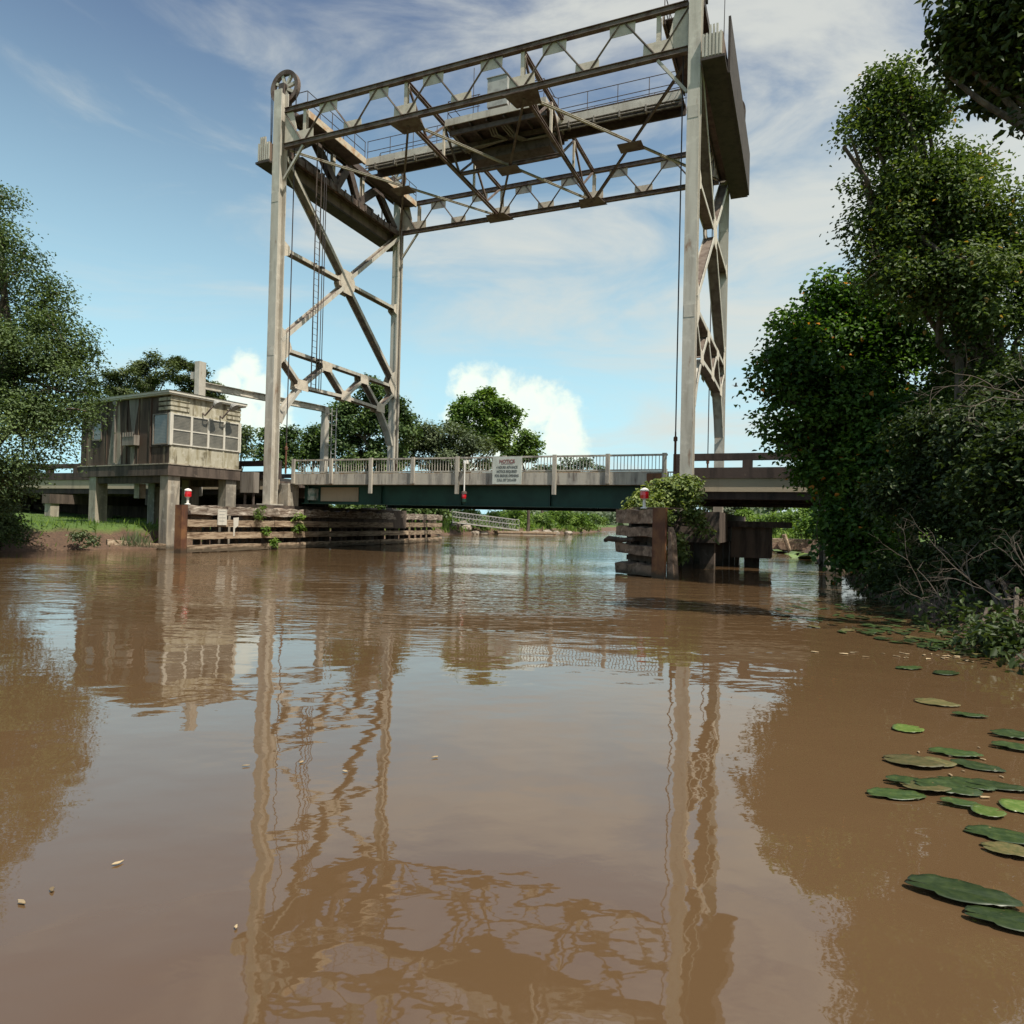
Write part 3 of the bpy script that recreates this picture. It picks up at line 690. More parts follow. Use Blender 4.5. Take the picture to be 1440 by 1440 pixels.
# ---------------------------------------------------------------- lift span
S0, S1, TN, TF = .58, 18.24, .8, 9.6
def lift_span():
    T = thing('lift_span', 'lowered lift span with dark green girder and grey baluster railing over the river', 'bridge span', BR, (S/2, W/2, 2.12))
    MB().box((S0, TN, 3.02), (S1, TN+.45, 3.5)).box((S0, TF-.45, 3.02), (S1, TF, 3.5)).build('deck_edge', M['curb'], T)
    MB().box((S0, TN+.451, 3.2), (S1, TF-.451, 3.36)).build('deck', M['asphalt'], T)
    for t in (1.55, TF-.8):
        g = MB().beam((S0+.15, t, 2.58), (S1-.1, t, 2.58), .04, .84); g.beam((S0+.15, t, 2.145), (S1-.1, t, 2.145), .42, .045); g.beam((S0+.15, t, 3.02), (S1-.1, t, 3.02), .36, .04)
        gi = g.build('girder', M['green'], T)
        st = MB()
        for k in range(5):
            s_ = S0+.5+k*4.1
            st.box((s_, t-.17, 2.17), (s_+.02, t-.021, 2.998))
        st.build('web_stiffener', M['green'], gi)
    fb = MB()
    for k in range(10): MB().box((S0+.8+k*1.8, 1.58, 2.45), (S0+.95+k*1.8, TF-.83, 3.15)).build('floor_beam', M['darksteel'], T)
    MB().plate([(S0+1.15, 1.5, 2.26), (S0+3.3, 1.5, 2.26), (S0+3.3, 1.5, 2.92), (S0+1.15, 1.5, 2.92)], (0, 1, 0), .03).build('repair_plate', M['beigeconc'], T)
    MB().box((S0+.62, 1.2, 2.3), (S0+1.0, 1.5, 2.85)).build('bearing_bracket', M['tealwhite'], T)
    L = S1-S0; n = 8
    for t, q in ((TN, -1), (TF, 1)):
        tt = t-q*.08
        MB().box((S0, tt-.05, 4.13), (S1, tt+.05, 4.2)).build('top_rail', M['curb'], T)
        MB().box((S0, tt-.04, 3.56), (S1, tt+.04, 3.62)).build('bottom_rail', M['curb'], T)
        for k in range(n+1):
            s_ = S0+.09+(L-.18)*k/n; low = 2.62 if k in (2, 4, 6) else 3.06
            MB().box((s_-.08, t+q*.001-(.0 if q > 0 else .09), low), (s_+.08, t+q*.001+(.09 if q > 0 else 0), 4.22)).build('rail_post', M['curb'], T)
            if k < n:
                bl = MB(); w = (L-.18)/n
                for j in range(1, 15):
                    x = s_+.08+(w-.16)*j/15; bl.box((x-.012, tt-.012, 3.621), (x+.012, tt+.012, 4.129))
                bl.build('baluster_panel', M['curb'] if k < 6 else M['galv'], T)
    MB().box((S0, TN+.05, 3.5), (S1, TN+.3, 3.545)).build('pipe_sleeve', M['rustpaint'], T)
    MB().box((S1-.75, TN-.03, 3.05), (S1-.1, TN-.001, 3.46)).build('rusty_latch', M['rust'], T)
lift_span()
# lift ropes from the sheaves to the span corners
for i, (s_, t) in enumerate(((.50, .42), (.50, W-.42), (S-.50, .42), (S-.50, W-.42))):
    nm = ('dark rope dropping beside the near post of the left tower to the deck corner', 'dark rope dropping beside the far post of the left tower', 'dark rope with rusty rod beside the near post of the right tower', 'dark rope dropping behind the near post of the right tower')[i]
    o = thing('lifting_rope', nm, 'rope', BR, (s_, t, 3.5), 'ropes that lift the bridge span')
    MB().tube([(s_, t, 4.9), (s_, t, 21.95)], .026, 6).build('wire_rope', M['cable'], o)
    MB().lathe([(.03, 0), (.045, .02), (.045, 1.1), (.075, 1.12), (.075, 1.25), (.03, 1.3), (.03, 1.45)], (s_, t, 3.5), 8).build('socket_rod', M['rustcable'], o)
# notice sign hung on the railing
def text_mesh(body, size, loc, mat, name, parent, frame, bold=.0):
    cu = bpy.data.curves.new(name, 'FONT'); cu.body = body; cu.size = size; cu.align_x = 'CENTER'; cu.align_y = 'CENTER'; cu.extrude = .003; cu.offset = bold
    tmp = bpy.data.objects.new('tmp', cu); COL.objects.link(tmp); bpy.context.view_layer.update()
    me = bpy.data.meshes.new_from_object(tmp.evaluated_get(bpy.context.evaluated_depsgraph_get()))
    bpy.data.objects.remove(tmp); me.name = name; me.materials.clear(); me.materials.append(mat)
    o = bpy.data.objects.new(name, me); COL.objects.link(o); o.parent = parent
    o.location = Vector(loc)-ORG[parent.name]; o.rotation_euler = (R(90), 0, 0)
    return o
sg = thing('notice_sign', 'large grey notice sign with lettering hung on the bridge railing', 'sign', BR, (11.75, .66, 3.03))
MB().box((11.10, .66, 3.03), (12.40, .69, 4.16)).build('board', M['sign'], sg)
text_mesh('NOTICE', .19, (11.75, .655, 3.97), M['redletter'], 'heading', sg, BR, .006)
MB().box((11.48, .654, 3.86), (12.02, .659, 3.878)).build('underline', M['redletter'], sg)
for i, tx in enumerate(('4 HOURS ADVANCE', 'NOTICE REQUIRED', 'FOR BRIDGE OPENING', 'CALL 337 262-6100')):
    o = text_mesh(tx, .145, (11.75, .655, 3.73-.175*i), M['letter'], 'lettering', sg, BR, .004); o.scale = (.72, 1, 1)

# ---------------------------------------------------------------- navigation lamps
def navlamp(frame, p, label):
    o = thing('navigation_lamp', label, 'lamp', frame, p, 'red navigation lamps')
    x, y, z = p
    MB().lathe([(.11, 0), (.11, .03), (.045, .05), (.045, .26), (.09, .29)], p, 12).build('stand', M['whitepaint'], o)
    MB().lathe([(.09, .29), (.125, .30), (.13, .40), (.125, .50), (.10, .52)], p, 14).build('lens', M['red'], o, smooth=False)
    MB().lathe([(.135, .515), (.14, .55), (.08, .60), (.02, .62)], p, 12).build('cap', M['whitepaint'], o)
    return o
navlamp(BR, (1.2, -5.75, 1.86), 'red navigation lamp on a white stand at the near end of the left timber fender')
navlamp(BR, (18.62, -4.9, 1.98), 'red navigation lamp above the rust plate of the right timber dolphin')
o = thing('navigation_lamp', 'red navigation lamp hung on a rod below the middle of the bridge railing', 'lamp', BR, (9.84, .6, 2.1), 'red navigation lamps')
MB().tube([(9.84, .6, 2.75), (9.84, .6, 3.95), (9.84, .76, 4.05)], .03, 6).box((9.76, .62, 3.9), (9.92, .79, 4.05)).build('hanger_rod', M['whitepaint'], o)
MB().lathe([(.05, 2.74), (.12, 2.70), (.12, 2.62)], (9.84, .6, 0), 12).build('hood', M['darksteel'], o)
MB().lathe([(.095, 2.62), (.10, 2.5), (.085, 2.42)], (9.84, .6, 0), 12).build('lens', M['red'], o)
MB().lathe([(.10, 2.42), (.10, 2.28), (.04, 2.2)], (9.84, .6, 0), 12).build('base', M['green'], o)

# ---------------------------------------------------------------- piers
def pier(s0, s1, label):
    T = thing('bridge_pier', label, 'pier', BR, ((s0+s1)/2, W/2, -1.6), 'concrete piers of the lift bridge')
    MB().box((s0, -.85, .93), (s1, W+.85, 2.0)).build('cap_beam', M['darkconc'], T)
    for t in (-.15, 2.6, 5.2, 7.8, W+.1):
        for s_ in (s0+.4, s1-.45):
            MB().box((s_-.24, t-.24, -1.6), (s_+.24, t+.24, .929)).build('pile', M['darkconc'], T)
    for t in (1.55, TF-.8): MB().box((s0+.5, t-.35, 2.001), (s0+1.2, t+.35, 2.12) if s0 < 5 else (s0+1.2, t+.35, 2.12)).build('bearing_seat', M['concrete'], T)
    return T
pier(18.35, 20.35, 'dark stained concrete pier below the right tower, half hidden by creeper')
pier(-1.4, .56, 'dark concrete pier below the left tower, behind the timber fender')
o = thing('bearing_block', 'pale concrete block at the left end of the green girder', 'block', BR, (.35, .95, 2.0))
MB().box((-.05, .6, 2.001), (.52, 1.35, 3.0)).build('block', M['concrete'], o)
MB().box((-.02, .62, 3.0), (.5, 1.3, 3.06)).build('cap', M['curb'], o)

# ---------------------------------------------------------------- concrete approaches
def approach(s0, s1, label, bents, seg, first):
    """s0: end at the tower, s1: far end"""
    lo, hi = min(s0, s1), max(s0, s1); sg_ = 1 if s1 > s0 else -1
    T = thing('approach_bridge', label, 'bridge', BR, ((s0+s1)/2, W/2, 2.5), 'concrete approach spans')
    dc = M['darkconc']
    MB().box((lo, 1.0, 2.96), (hi, TF-.2, 3.2)).build('deck_slab', dc, T)
    MB().box((lo, 1.05, 3.2), (hi, TF-.25, 3.34)).build('roadway', M['asphalt'], T)
    MB().box((lo, .92, 2.78), (hi, .999, 3.269)).build('edge_girder', M['beigeconc'], T)
    for t in (3.3, 5.2, 7.1, TF-.6): MB().box((lo, t-.2, 2.45), (hi, t+.2, 2.959)).build('girder', dc, T)
    MB().box((lo, 1.0, 2.5), (hi, 1.4, 2.959)).build('girder', M['brownconc'], T)
    for t in (.85, TF-.3):
        MB().box((lo, t, 3.27), (hi, t+.28, 3.66)).build('parapet_base', M['brownconc'], T)
        MB().box((lo, t, 3.93), (hi, t+.28, 4.18)).build('parapet_rail', M['brownconc'], T)
        x = first
        MB().box((min(s0, s0+sg_*.45), t, 3.66), (max(s0, s0+sg_*.45), t+.28, 3.93)).build('parapet_post', M['brownconc'], T)
        while lo < x < hi-.5:
            MB().box((x-.17, t, 3.66), (x+.17, t+.28, 3.93)).build('parapet_post', M['brownconc'], T); x += sg_*seg
    for s_ in bents:
        c = MB().box((s_-.32, -.3, 1.9), (s_+.32, TF+.3, 2.419)).build('bent_cap', dc, T)
        for t in (.05, 3.3, 6.5, TF-.1):
            zz = -1.6 if s_ > 0 else float(ground_z(*BR.w((s_, t, 0))[:2]))-.4
            MB().box((s_-.24, t-.24, min(zz, 1.2)), (s_+.24, t+.24, 1.899)).build('column', M['concrete'], T)
    return T
approach(18.46, 46, 'dark concrete approach bridge with open parapet running into the right trees', (23.95, 32), 2.35, 21.1)
approach(-.35, -60, 'dark concrete approach bridge running away behind the control house', (-7.5, -15.5, -24, -33), 2.35, -3.1)
o = thing('added_shade_wall', 'added dark wall standing in for the shade under the left approach bridge, behind the grass', 'wall', BR, (-22, 6.2, .4))  # added wall, hides the lit ground so the space below the deck reads black
MB().box((-46, 6.1, .3), (-1.6, 6.4, 2.44)).build('wall_panel', M['pile'], o)
for k in range(8): MB().box((-45+k*6, 5.9, .3), (-44.7+k*6, 6.099, 2.4)).build('wall_rib', M['pile'], o)
o = thing('equipment_box', 'brown grey equipment box beside the foot of the left tower', 'box', BR, (-.6, -.5, 2.0))
MB().box((-1.12, -.75, 2.55), (-.32, -.4, 3.5)).build('box_body', M['boxgrey'], o)
for s_ in (-1.0, -.5): MB().box((s_, -.62, 2.001), (s_+.08, -.54, 2.549)).build('leg', M['darksteel'], o)
o = thing('landing_platform', 'dark timber landing projecting behind the right pier', 'platform', BR, (20.9, 2.6, -1.5))
MB().box((20.36, 1.8, 1.5), (22.6, 3.6, 1.72)).build('platform_deck', M['pile'], o)
MB().box((20.5, 2.0, .35), (21.9, 3.4, 1.499)).build('timber_block', M['pile'], o)
MB().tube([(21.2, 2.6, -1.5), (21.2, 2.6, .35)], .28, 9).build('pile', M['pile'], o)

# ---------------------------------------------------------------- control house
HC = Frame(-14.42, 28.72, R(-30))
def house():
    L, D = 6.7, 3.45                    # along -a (left face) and along +b (right face)
    T = thing('control_house', 'small stained bridge control house with white framed windows, raised on concrete piles', 'control house', HC, (-L/2, D/2, -1.0))
    zf, zt = 3.1, 6.48
    MB().box((-L, 0, zf+.46), (0, D, zt)).build('wall', M['wall'], T)
    MB().box((-L-.06, -.06, zf), (.06, D+.06, zf+.46)).build('floor_beam', M['darkconc'], T)
    MB().box((-L-.09, -.09, zf+.461), (.09, D+.09, zf+.51)).build('sill_band', M['concrete'], T)
    rf = MB().box((-L-.18, -.18, zt), (.18, D+.18, zt+.06)).box((-L-.22, -.22, zt+.061), (.22, D+.22, zt+.17)).build('roof', M['trim'], T)
    MB().add([(-L-.25, -.25, zt+.172), (.25, -.25, zt+.172), (.25, D+.25, zt+.172), (-L-.25, D+.25, zt+.172), (-L/2, D/2, zt+.34)], [(3, 2, 1, 0), (0, 1, 4), (1, 2, 4), (2, 3, 4), (3, 0, 4)]).build('roof_sheet', M['galv'], rf)
    # right (sunlit) face: cream panels with a band of louvred windows
    zb, zw = 4.40, 5.72
    MB().box((.001, 0, zf+.512), (.03, D, zb)).build('lower_panel', M['yellowwall'], T)
    for t in (.9, 1.75, 2.6): MB().box((.03, t-.02, zf+.52), (.045, t+.02, zb-.01)).build('panel_joint', M['yellowwall'], T)
    MB().box((.001, 0, zw), (.03, D, zt)).build('upper_panel', M['yellowwall'], T)
    gv = MB()
    for t0, t1 in ((.0, .85), (2.7, D)):
        for z in (zw+.14, zw+.34, zw+.54): gv.box((.03, t0, z), (.075, t1, z+.13))
    gv.box((-.75, -.045, zw+.14), (.075, -.001, zw+.27)).box((-.75, -.045, zw+.34), (.075, -.001, zw+.47)).box((-.75, -.045, zw+.54), (.075, -.001, zw+.67))
    gv.build('groove_siding', M['yellowwall'], T)
    e = [0.06, .97, 1.79, 2.6, 3.39]
    for a, b in zip(e[:-1], e[1:]):
        w = MB().box((.0, a, zb), (.07, a+.05, zw)).box((.0, b-.05, zb), (.07, b, zw)).box((.0, a+.05, zb), (.085, b-.05, zb+.05)).box((.0, a+.05, zw-.05), (.07, b-.05, zw)).box((.0, a+.05, zb+.62), (.055, b-.05, zb+.67)).build('window', M['trim'], T)
        MB().box((.0, a+.051, zb+.051), (.03, b-.051, zw-.051)).build('pane', M['glass'], w)
    MB().box((-.02, -.05, zb-.02), (.09, .055, zw+.02)).box((-.02, D-.055, zb-.02), (.09, D+.03, zw+.02)).build('corner_post', M['trim'], T)
    # left face
    w = MB().box((-1.12, -.06, zb), (-1.06, -.001, zw)).box((-.12, -.06, zb), (-.06, -.001, zw)).box((-1.06, -.06, zb), (-.12, -.001, zb+.05)).box((-1.06, -.06, zw-.05), (-.12, -.001, zw)).build('window', M['boxgrey'], T)
    MB().box((-1.059, -.03, zb+.051), (-.121, -.002, zw-.051)).build('pane', M['glass'], w)
    w = MB().box((-5.7, -.05, 4.75), (-5.0, -.001, 4.81)).box((-5.7, -.05, 5.5), (-5.0, -.001, 5.56)).box((-5.7, -.05, 4.81), (-5.64, -.001, 5.5)).box((-5.06, -.05, 4.81), (-5.0, -.001, 5.5)).build('window', M['boxgrey'], T)
    MB().box((-5.639, -.03, 4.811), (-5.061, -.002, 5.499)).build('pane', M['glass'], w)
    MB().box((-1.36, -.045, zf+.515), (-1.28, -.001, zt-.01)).box((-1.28, -.04, zb-.08), (0, -.001, zb-.02)).build('panel_trim', M['wall'], T)
    jn = MB()
    for s_ in (-6.2, -4.6, -3.05, -2.2): jn.box((s_-.02, -.03, zf+.515), (s_+.02, -.001, zt-.01))
    jn.build('panel_joint', M['wall'], T)
    ds = MB().tube([(-3.85, -.08, zt-.05), (-3.85, -.08, zf+.6)], .045, 8); ds.box((-3.97, -.16, zt-.2), (-3.73, -.002, zt-.02)).build('downpipe', M['boxgrey'], T)
    MB().plate([(-4.05, -.012, zt-.03), (-3.66, -.012, zt-.03), (-3.42, -.012, zf+.53), (-4.45, -.012, zf+.53)], (0, 1, 0), .012).build('pale_streak_panel', M['concrete'], T)
    MB().plate([(-2.95, -.012, zt-.03), (-2.2, -.012, zt-.03), (-2.5, -.012, 4.95), (-2.66, -.012, 4.95)], (0, 1, 0), .012).build('pale_streak_panel', M['boxgrey'], T)
    MB().plate([(-2.74, -.012, 4.4), (-2.42, -.012, 4.4), (-2.45, -.012, zf+.53), (-2.7, -.012, zf+.53)], (0, 1, 0), .012).build('pale_streak_panel', M['concrete'], T)
    bx = MB().box((-2.98, -.26, 4.42), (-2.1, -.013, 4.86)).build('air_conditioner', M['boxgrey'], T)
    gl = MB()
    for k in range(5): gl.box((-2.94+k*.17, -.285, 4.78), (-2.86+k*.17, -.262, 4.98))
    gl.build('grille', M['boxgrey'], bx)
    # gooseneck floodlights on the sunny face
    for t in (1.75, 2.62):
        fl = MB().tube([(.04, t-.25, zw+.2), (.25, t-.3, zw+.08), (.42, t-.2, zw+.32), (.5, t, zw+.62)], .035, 6).build('floodlight_arm', M['darksteel'], T)
        MB().lathe([(.06, -.12), (.15, -.02), (.2, .1), (.2, .13)], (.55, t+.03, zw+.66), 12, (.55, .2, -.6)).build('floodlight_head', M['galv'], fl)
    # piles
    for s_, t in ((-.33, .3), (-L+1.0, .3), (-.33, D-.32), (-L+1.0, D-.32), (-3.0, D-.32)):
        MB().box((s_-.27, t-.27, -1.0), (s_+.27, t+.27, zf)).build('pile', M['concrete'], T)
    MB().box((-L+.7, .1, zf-.3), (-.1, .5, zf-.001)).box((-L+.7, D-.5, zf-.3), (-.1, D-.1, zf-.001)).build('floor_joist', M['pile'], T)
    MB().box((-3.4, .6, zf-.95), (-3.0, .9, zf-.3)).build('meter_box', M['concrete'], T)
house()

# gantry over the left approach road
T = thing('road_gantry', 'grey gantry with a lamp and caged ladder spanning the road behind the control house', 'gantry', BR, (-4.85, 5, 3.3))
MB().beam((-4.85, 0.2, 2.4), (-4.85, .2, 9.1), .42, .3, (1, 0, 0)).box((-5.35, .05, 8.25), (-5.0, .35, 8.6)).build('post', M['steel'], T)
MB().beam((-4.85, 10, 2.4), (-4.85, 10, 8.45), .42, .3, (1, 0, 0)).build('post', M['steel'], T)
MB().ibeam((-4.85, .36, 7.95), (-4.85, 9.84, 8.3), .26, .36).build('cross_beam', M['steel'], T)
l = MB()
for q in (0, .35): l.beam((-4.5+q, 10.2, 3.3), (-4.5+q, 10.2, 8.4), .04, .05)
for k in range(17): l.tube([(-4.5, 10.2, 3.4+k*.3), (-4.15, 10.2, 3.4+k*.3)], .015, 4)
for z in (4, 6, 8): l.box((-4.65, 10.0, z), (-4.5, 10.24, z+.06))
l.build('ladder', M['galv'], T)
MB().lathe([(.08, -.1), (.28, .0), (.3, .16), (.1, .24)], (-5.25, 9.9, 8.3), 12).beam((-5.2, 9.9, 8.33), (-4.85, 9.9, 8.33), .06, .06).build('lamp', M['galv'], T)

# ---------------------------------------------------------------- timber fender on the left of the channel
rng = np.random.default_rng(5)
A0, A1, A2 = BR.w((1.36, -5.88, 0)), BR.w((.47, 11.68, 0)), BR.w((-.35, 17.4, 0))
def timber(p, q, w, h, seed, jag=0.):
    """squared timber with slightly uneven faces and worn ends"""
    r = random.Random(seed); p, q = Vector(p), Vector(q); d = (q-p).normalized(); sd = d.cross(Vector((0, 0, 1))).normalized()
    n = max(3, int((q-p).length/.28)); vs = []; fs = []
    for i in range(n+1):
        c = p+(q-p)*i/n
        for a, b in ((-1, -1), (1, -1), (1, 1), (-1, 1)):
            j = .006+jag*(.5 if b < 0 else 1)
            vs.append(c+sd*(a*w/2+r.uniform(-j, j))+Vector((0, 0, b*h/2+r.uniform(-j*2.2, j*.4))))
    for i in range(n):
        for k in range(4): fs.append((i*4+k, i*4+(k+1) % 4, i*4+4+(k+1) % 4, i*4+4+k))
    fs += [(3, 2, 1, 0), (n*4, n*4+1, n*4+2, n*4+3)]
    return vs, fs
class FFrame:
    pass
yawA = math.atan2((A1-A0).y, (A1-A0).x)-math.pi/2
FA = Frame(A0.x, A0.y, yawA)
LA = (A1-A0).length; e2 = FA.l(A2)
T = thing('timber_fender', 'long weathered timber fender wall running under the bridge on the left', 'fender', FA, (0, LA/2, -1.2))
rows = [(.16, .27), (.66, .27), (1.15, .28), (1.68, .36)]
for ri, (z, h) in enumerate(rows):
    ys = [0, 4.6+.2*ri, 9.3-.1*ri, 14.2, LA]
    for k in range(4):
        wd = .26 if ri < 3 else .32
        vs, fs = timber((-.13+rng.uniform(-.02, .02), ys[k]+.012, z+rng.uniform(-.01, .01)), (-.13+rng.uniform(-.02, .02), ys[k+1]-.012, z), wd, h, ri*10+k, .035 if ri == 3 else .004)
        MB().add(vs, fs).build('wale', M['topwood'] if ri == 3 else M['wood'], T)
    vs, fs = timber((-.13, LA+.02, z), (e2.x-.13, e2.y, z), .26, h, ri*10+9, .02 if ri == 3 else .004)
    MB().add(vs, fs).build('wale', M['topwood'] if ri == 3 else M['wood'], T)
for k in range(34):
    y_ = .3+k*(LA-.4)/33+rng.uniform(-.12, .12); x_ = -.45+rng.uniform(-.04, .04)
    if k % 3 == 2 and k > 12: continue
    MB().tube([(x_, y_, -1.2), (x_+rng.uniform(-.04, .04), y_, 1.5+rng.uniform(-.25, .1))], rng.uniform(.13, .17), 8).build('pile', M['pile'], T)
for k in range(5):
    y_ = LA+.8+k*1.05; MB().tube([(-.5-(k+1)*.13, y_, -1.2), (-.5-(k+1)*.13, y_, 1.6)], .14, 8).build('pile', M['pile'], T)
fb = MB()
for y0_, y1_, z in ((.1, 1.6, 1.40), (3.3, 4.6, 1.40), (5.2, 8, 1.40), (.1, 1.0, .90)):
    fb.box((-.5, y0_, z-.1), (-.28, y1_, z+.1))
fb.build('blocking', M['darkwood'], T)
MB().plate([(.006, 2.42, 1.38), (.006, 2.72, 1.4), (.006, 2.7, 1.05), (.006, 2.52, .95), (.006, 2.5, .62), (.006, 2.44, .62)], (1, 0, 0), .02).build('pale_patch', M['trim'], T)
MB().box((-.31, -.30, -1.2), (.02, -.02, 1.84)).build('steel_plate', M['rust'], T)
o = thing('notice_plate', 'small white notice plate nailed to the left timber fender', 'sign', FA, (.03, 1.75, 1.2))
MB().box((.035, 1.5, 1.08), (.055, 2.0, 1.72)).build('plate', M['trim'], o)
mk_ = MB()
for k in range(4): mk_.box((.055, 1.58, 1.62-k*.13), (.058, 1.92-.06*(k % 2), 1.65-k*.13))
mk_.build('faint_marks', M['galv'], o)

# ---------------------------------------------------------------- right dolphin
B0, B1 = onwater(866, 806), onwater(917, 812)
yawB = math.atan2((B1-B0).y, (B1-B0).x); FB = Frame(B0.x, B0.y, yawB); LB = (B1-B0).length
T = thing('timber_dolphin', 'dark weathered timber dolphin with a rusty steel plate at the right of the channel', 'dolphin', FB, (LB/2, .5, -1.2))
for i, (z, h) in enumerate(((.22, .34), (.80, .3), (1.34, .3), (1.78, .40))):
    vs, fs = timber((-.02-.03*(i % 2), .14, z), (LB-.02, .14, z-.03), .28, h, 70+i, .03)
    MB().add(vs, fs).build('wale', M['darkwood'], T)
    e_ = FB.l(B0+BR.b*4.4-BR.a*.15); vs, fs = timber((.22, .34, z), (e_.x, e_.y, z), .26, h, 80+i, .02); MB().add(vs, fs).build('wale', M['darkwood'], T)
    if i < 3: MB().box((.1, .32, z+.2), (LB-.2, .6, z+.36)).build('blocking', M['pile'], T)
for x_ in (.3, .68, 1.02): MB().tube([(x_, .5, -1.2), (x_+.02, .5, 1.9)], .16, 9).build('pile', M['pile'], T)
for y_ in (1.6, 2.8, 4.0):
    q_ = FB.l(B0+BR.b*y_+BR.a*.15); MB().tube([(q_.x, q_.y, -1.2), (q_.x, q_.y, 1.7)], .16, 9).build('pile', M['pile'], T)
MB().box((LB, -.03, -1.2), (LB+.52, .04, 1.99)).build('steel_plate', M['rust'], T)
MB().plate([(LB+.54, .16, -.6), (LB+.86, .16, -.6), (LB+.66, .16, 1.2), (LB+.54, .16, 1.45)], (0, 1, 0), .2).build('raking_timber', M['darkwood'], T)
MB().box((LB*.15, .3, 1.985), (LB-.03, 1.2, 2.02)).build('cap_plate', M['darkwood'], T)
MB().tube([(-.55, .0, .98), (-.35, -.02, 1.05), (.2, .0, 1.02), (.75, .02, 1.05)], [.06, .085, .08, .06], 8).build('projecting_log', M['pile'], T)
# ---------------------------------------------------------------- trees
def gz(x, y): return float(ground_z(x, y))
def tree(label, base, blobs, n, size, mat, seed, r0, name='broadleaf_tree', cat='tree', group=None, per=38, spread=.5, folded=True, twigs=60, droop=.25, shell=.45, fork=.35, aspect=.55, lean=None, tuft=(.2, .38), ks=(9, 14)):
    b = (base[0], base[1], gz(base[0], base[1])-.15)
    T = thing(name, label, cat, WORLD, b, group)
    o, C = crown(T, blobs, n, size, mat, seed, per, spread, droop, folded, shell=shell, aspect=aspect, tuft=tuft, ks=ks)
    if r0: limbs(T, b, blobs, C, r0, seed+1, twigs, fork=fork, lean=lean)
    return T, C
# left oak
Y = 22.5
bl = [PB(-30, 330, 70, Y), PB(12, 385, 60, Y-.5), PB(58, 430, 52, Y), PB(88, 478, 42, Y-.6), PB(25, 490, 78, Y-1), PB(72, 545, 58, Y-1), PB(112, 508, 28, Y), PB(20, 600, 80, Y-1.3), PB(78, 620, 38, Y-1.6), PB(100, 575, 28, Y-1.4), PB(5, 675, 36, Y-1.5), PB(-70, 430, 110, Y+1), PB(-60, 560, 120, Y), PB(-50, 680, 80, Y-1), PB(-12, 268, 34, Y), PB(0, 318, 42, Y)]
p = P(-115, 700, Y+.5)
tree('big dark oak leaning over the left bank beside the control house', (p.x, p.y), bl, 92000, .10, M['leaf_oak'], 11, .42, 'oak_tree', per=34, spread=.30, twigs=170, shell=.3)
# bank shrub under it
bl = [PB(5, 735, 34, 24), PB(-20, 725, 40, 24.2), PB(30, 752, 16, 24)]
p = P(0, 760, 24.6)
tree('low leafy shrub at the waterline under the left oak', (p.x, p.y), bl, 5000, .11, M['leaf_oak'], 21, .05, 'shrub', 'shrub', per=26, spread=.2, twigs=20)
# pines behind the control house
Y = 62
pines = [('tall pine with a flat wide crown, left of the others behind the control house', 165, [(150, 540, 24), (175, 528, 22), (135, 552, 16), (168, 556, 22)]),
         ('tallest pine rising in the middle behind the control house roof', 213, [(200, 518, 22), (222, 506, 20), (235, 524, 20), (212, 540, 24), (190, 542, 18)]),
         ('tall pine with a round crown behind the post on the control house', 268, [(262, 512, 20), (280, 522, 18), (258, 534, 20), (285, 540, 16), (272, 550, 20)]),
         ('pine with a sparse low crown just right of the control house post', 298, [(298, 545, 14), (290, 560, 16), (305, 558, 10)])]
for i, (lb, x, q) in enumerate(pines):
    Yq = Y+i*2.5
    bl = [PB(a, b, r, Yq, 1.1, .6) for a, b, r in q]; p = P(x, 690, Yq)
    tree(lb, (p.x, p.y), bl, 6500, .30, M['leaf_pine'], 31+i, .26, 'pine_tree', group='pines behind the control house', per=26, spread=.3, folded=False, twigs=40, fork=.7, droop=.05, aspect=.4, tuft=(.2, .33), ks=(6, 9))
# trees beyond the bridge, on the left bank
mids = [
 ('tall dark oak standing behind the left lift tower', 515, 66, [(500, 585, 40), (540, 572, 38), (520, 545, 26), (484, 580, 22), (552, 612, 34), (500, 630, 40), (545, 640, 34), (478, 625, 30), (468, 600, 18), (572, 590, 20)], 27000, .34, 'leaf_far', .35),
 ('soft grey green bushy tree behind the bridge railing', 610, 70, [(598, 616, 30), (626, 608, 28), (578, 632, 28), (652, 622, 30), (612, 640, 32), (640, 642, 32), (675, 634, 26), (560, 645, 24)], 20000, .30, 'leaf_grey', .28),
 ('bright open crowned tree rising behind the notice sign', 690, 76, [(662, 570, 22), (685, 558, 22), (706, 576, 20), (648, 588, 14), (716, 600, 18), (690, 595, 26), (662, 604, 18), (640, 575, 11), (698, 622, 24), (725, 580, 8)], 13000, .42, 'leaf_bright', .32),
 ('small loose tree at the right edge of the tree group beyond the bridge', 742, 80, [(738, 612, 14), (750, 622, 11), (732, 628, 14), (745, 634, 14), (722, 634, 12)], 4200, .38, 'leaf_bright', .2),
 ('small loose tree seen beside the left tower post', 388, 64, [(385, 618, 20), (402, 612, 16), (372, 632, 14), (395, 640, 20), (412, 628, 12)], 5200, .34, 'leaf_far', .2),
 ('thin tree between the left tower post and the gantry ladder', 436, 68, [(432, 614, 14), (445, 606, 12), (440, 630, 20), (422, 640, 18), (456, 640, 18)], 5600, .34, 'leaf_far', .2),
 ('lone narrow tree just right of the control house windows', 341, 58, [(342, 608, 9), (340, 622, 9), (345, 633, 6)], 1600, .30, 'leaf_grey', .12)]
for i, (lb, x, Yq, q, n, sz, mt, r0) in enumerate(mids):
    bl = [PB(a, b, r, Yq) for a, b, r in q]; p = P(x, 700, Yq) if i != 2 else P(628, 700, 84)
    tree(lb, (p.x, p.y), bl, n, sz, M[mt], 51+i, r0, per=26, spread=.42, folded=False, twigs=50, fork=.45, aspect=.6, shell=.3, tuft=(.17, .34))
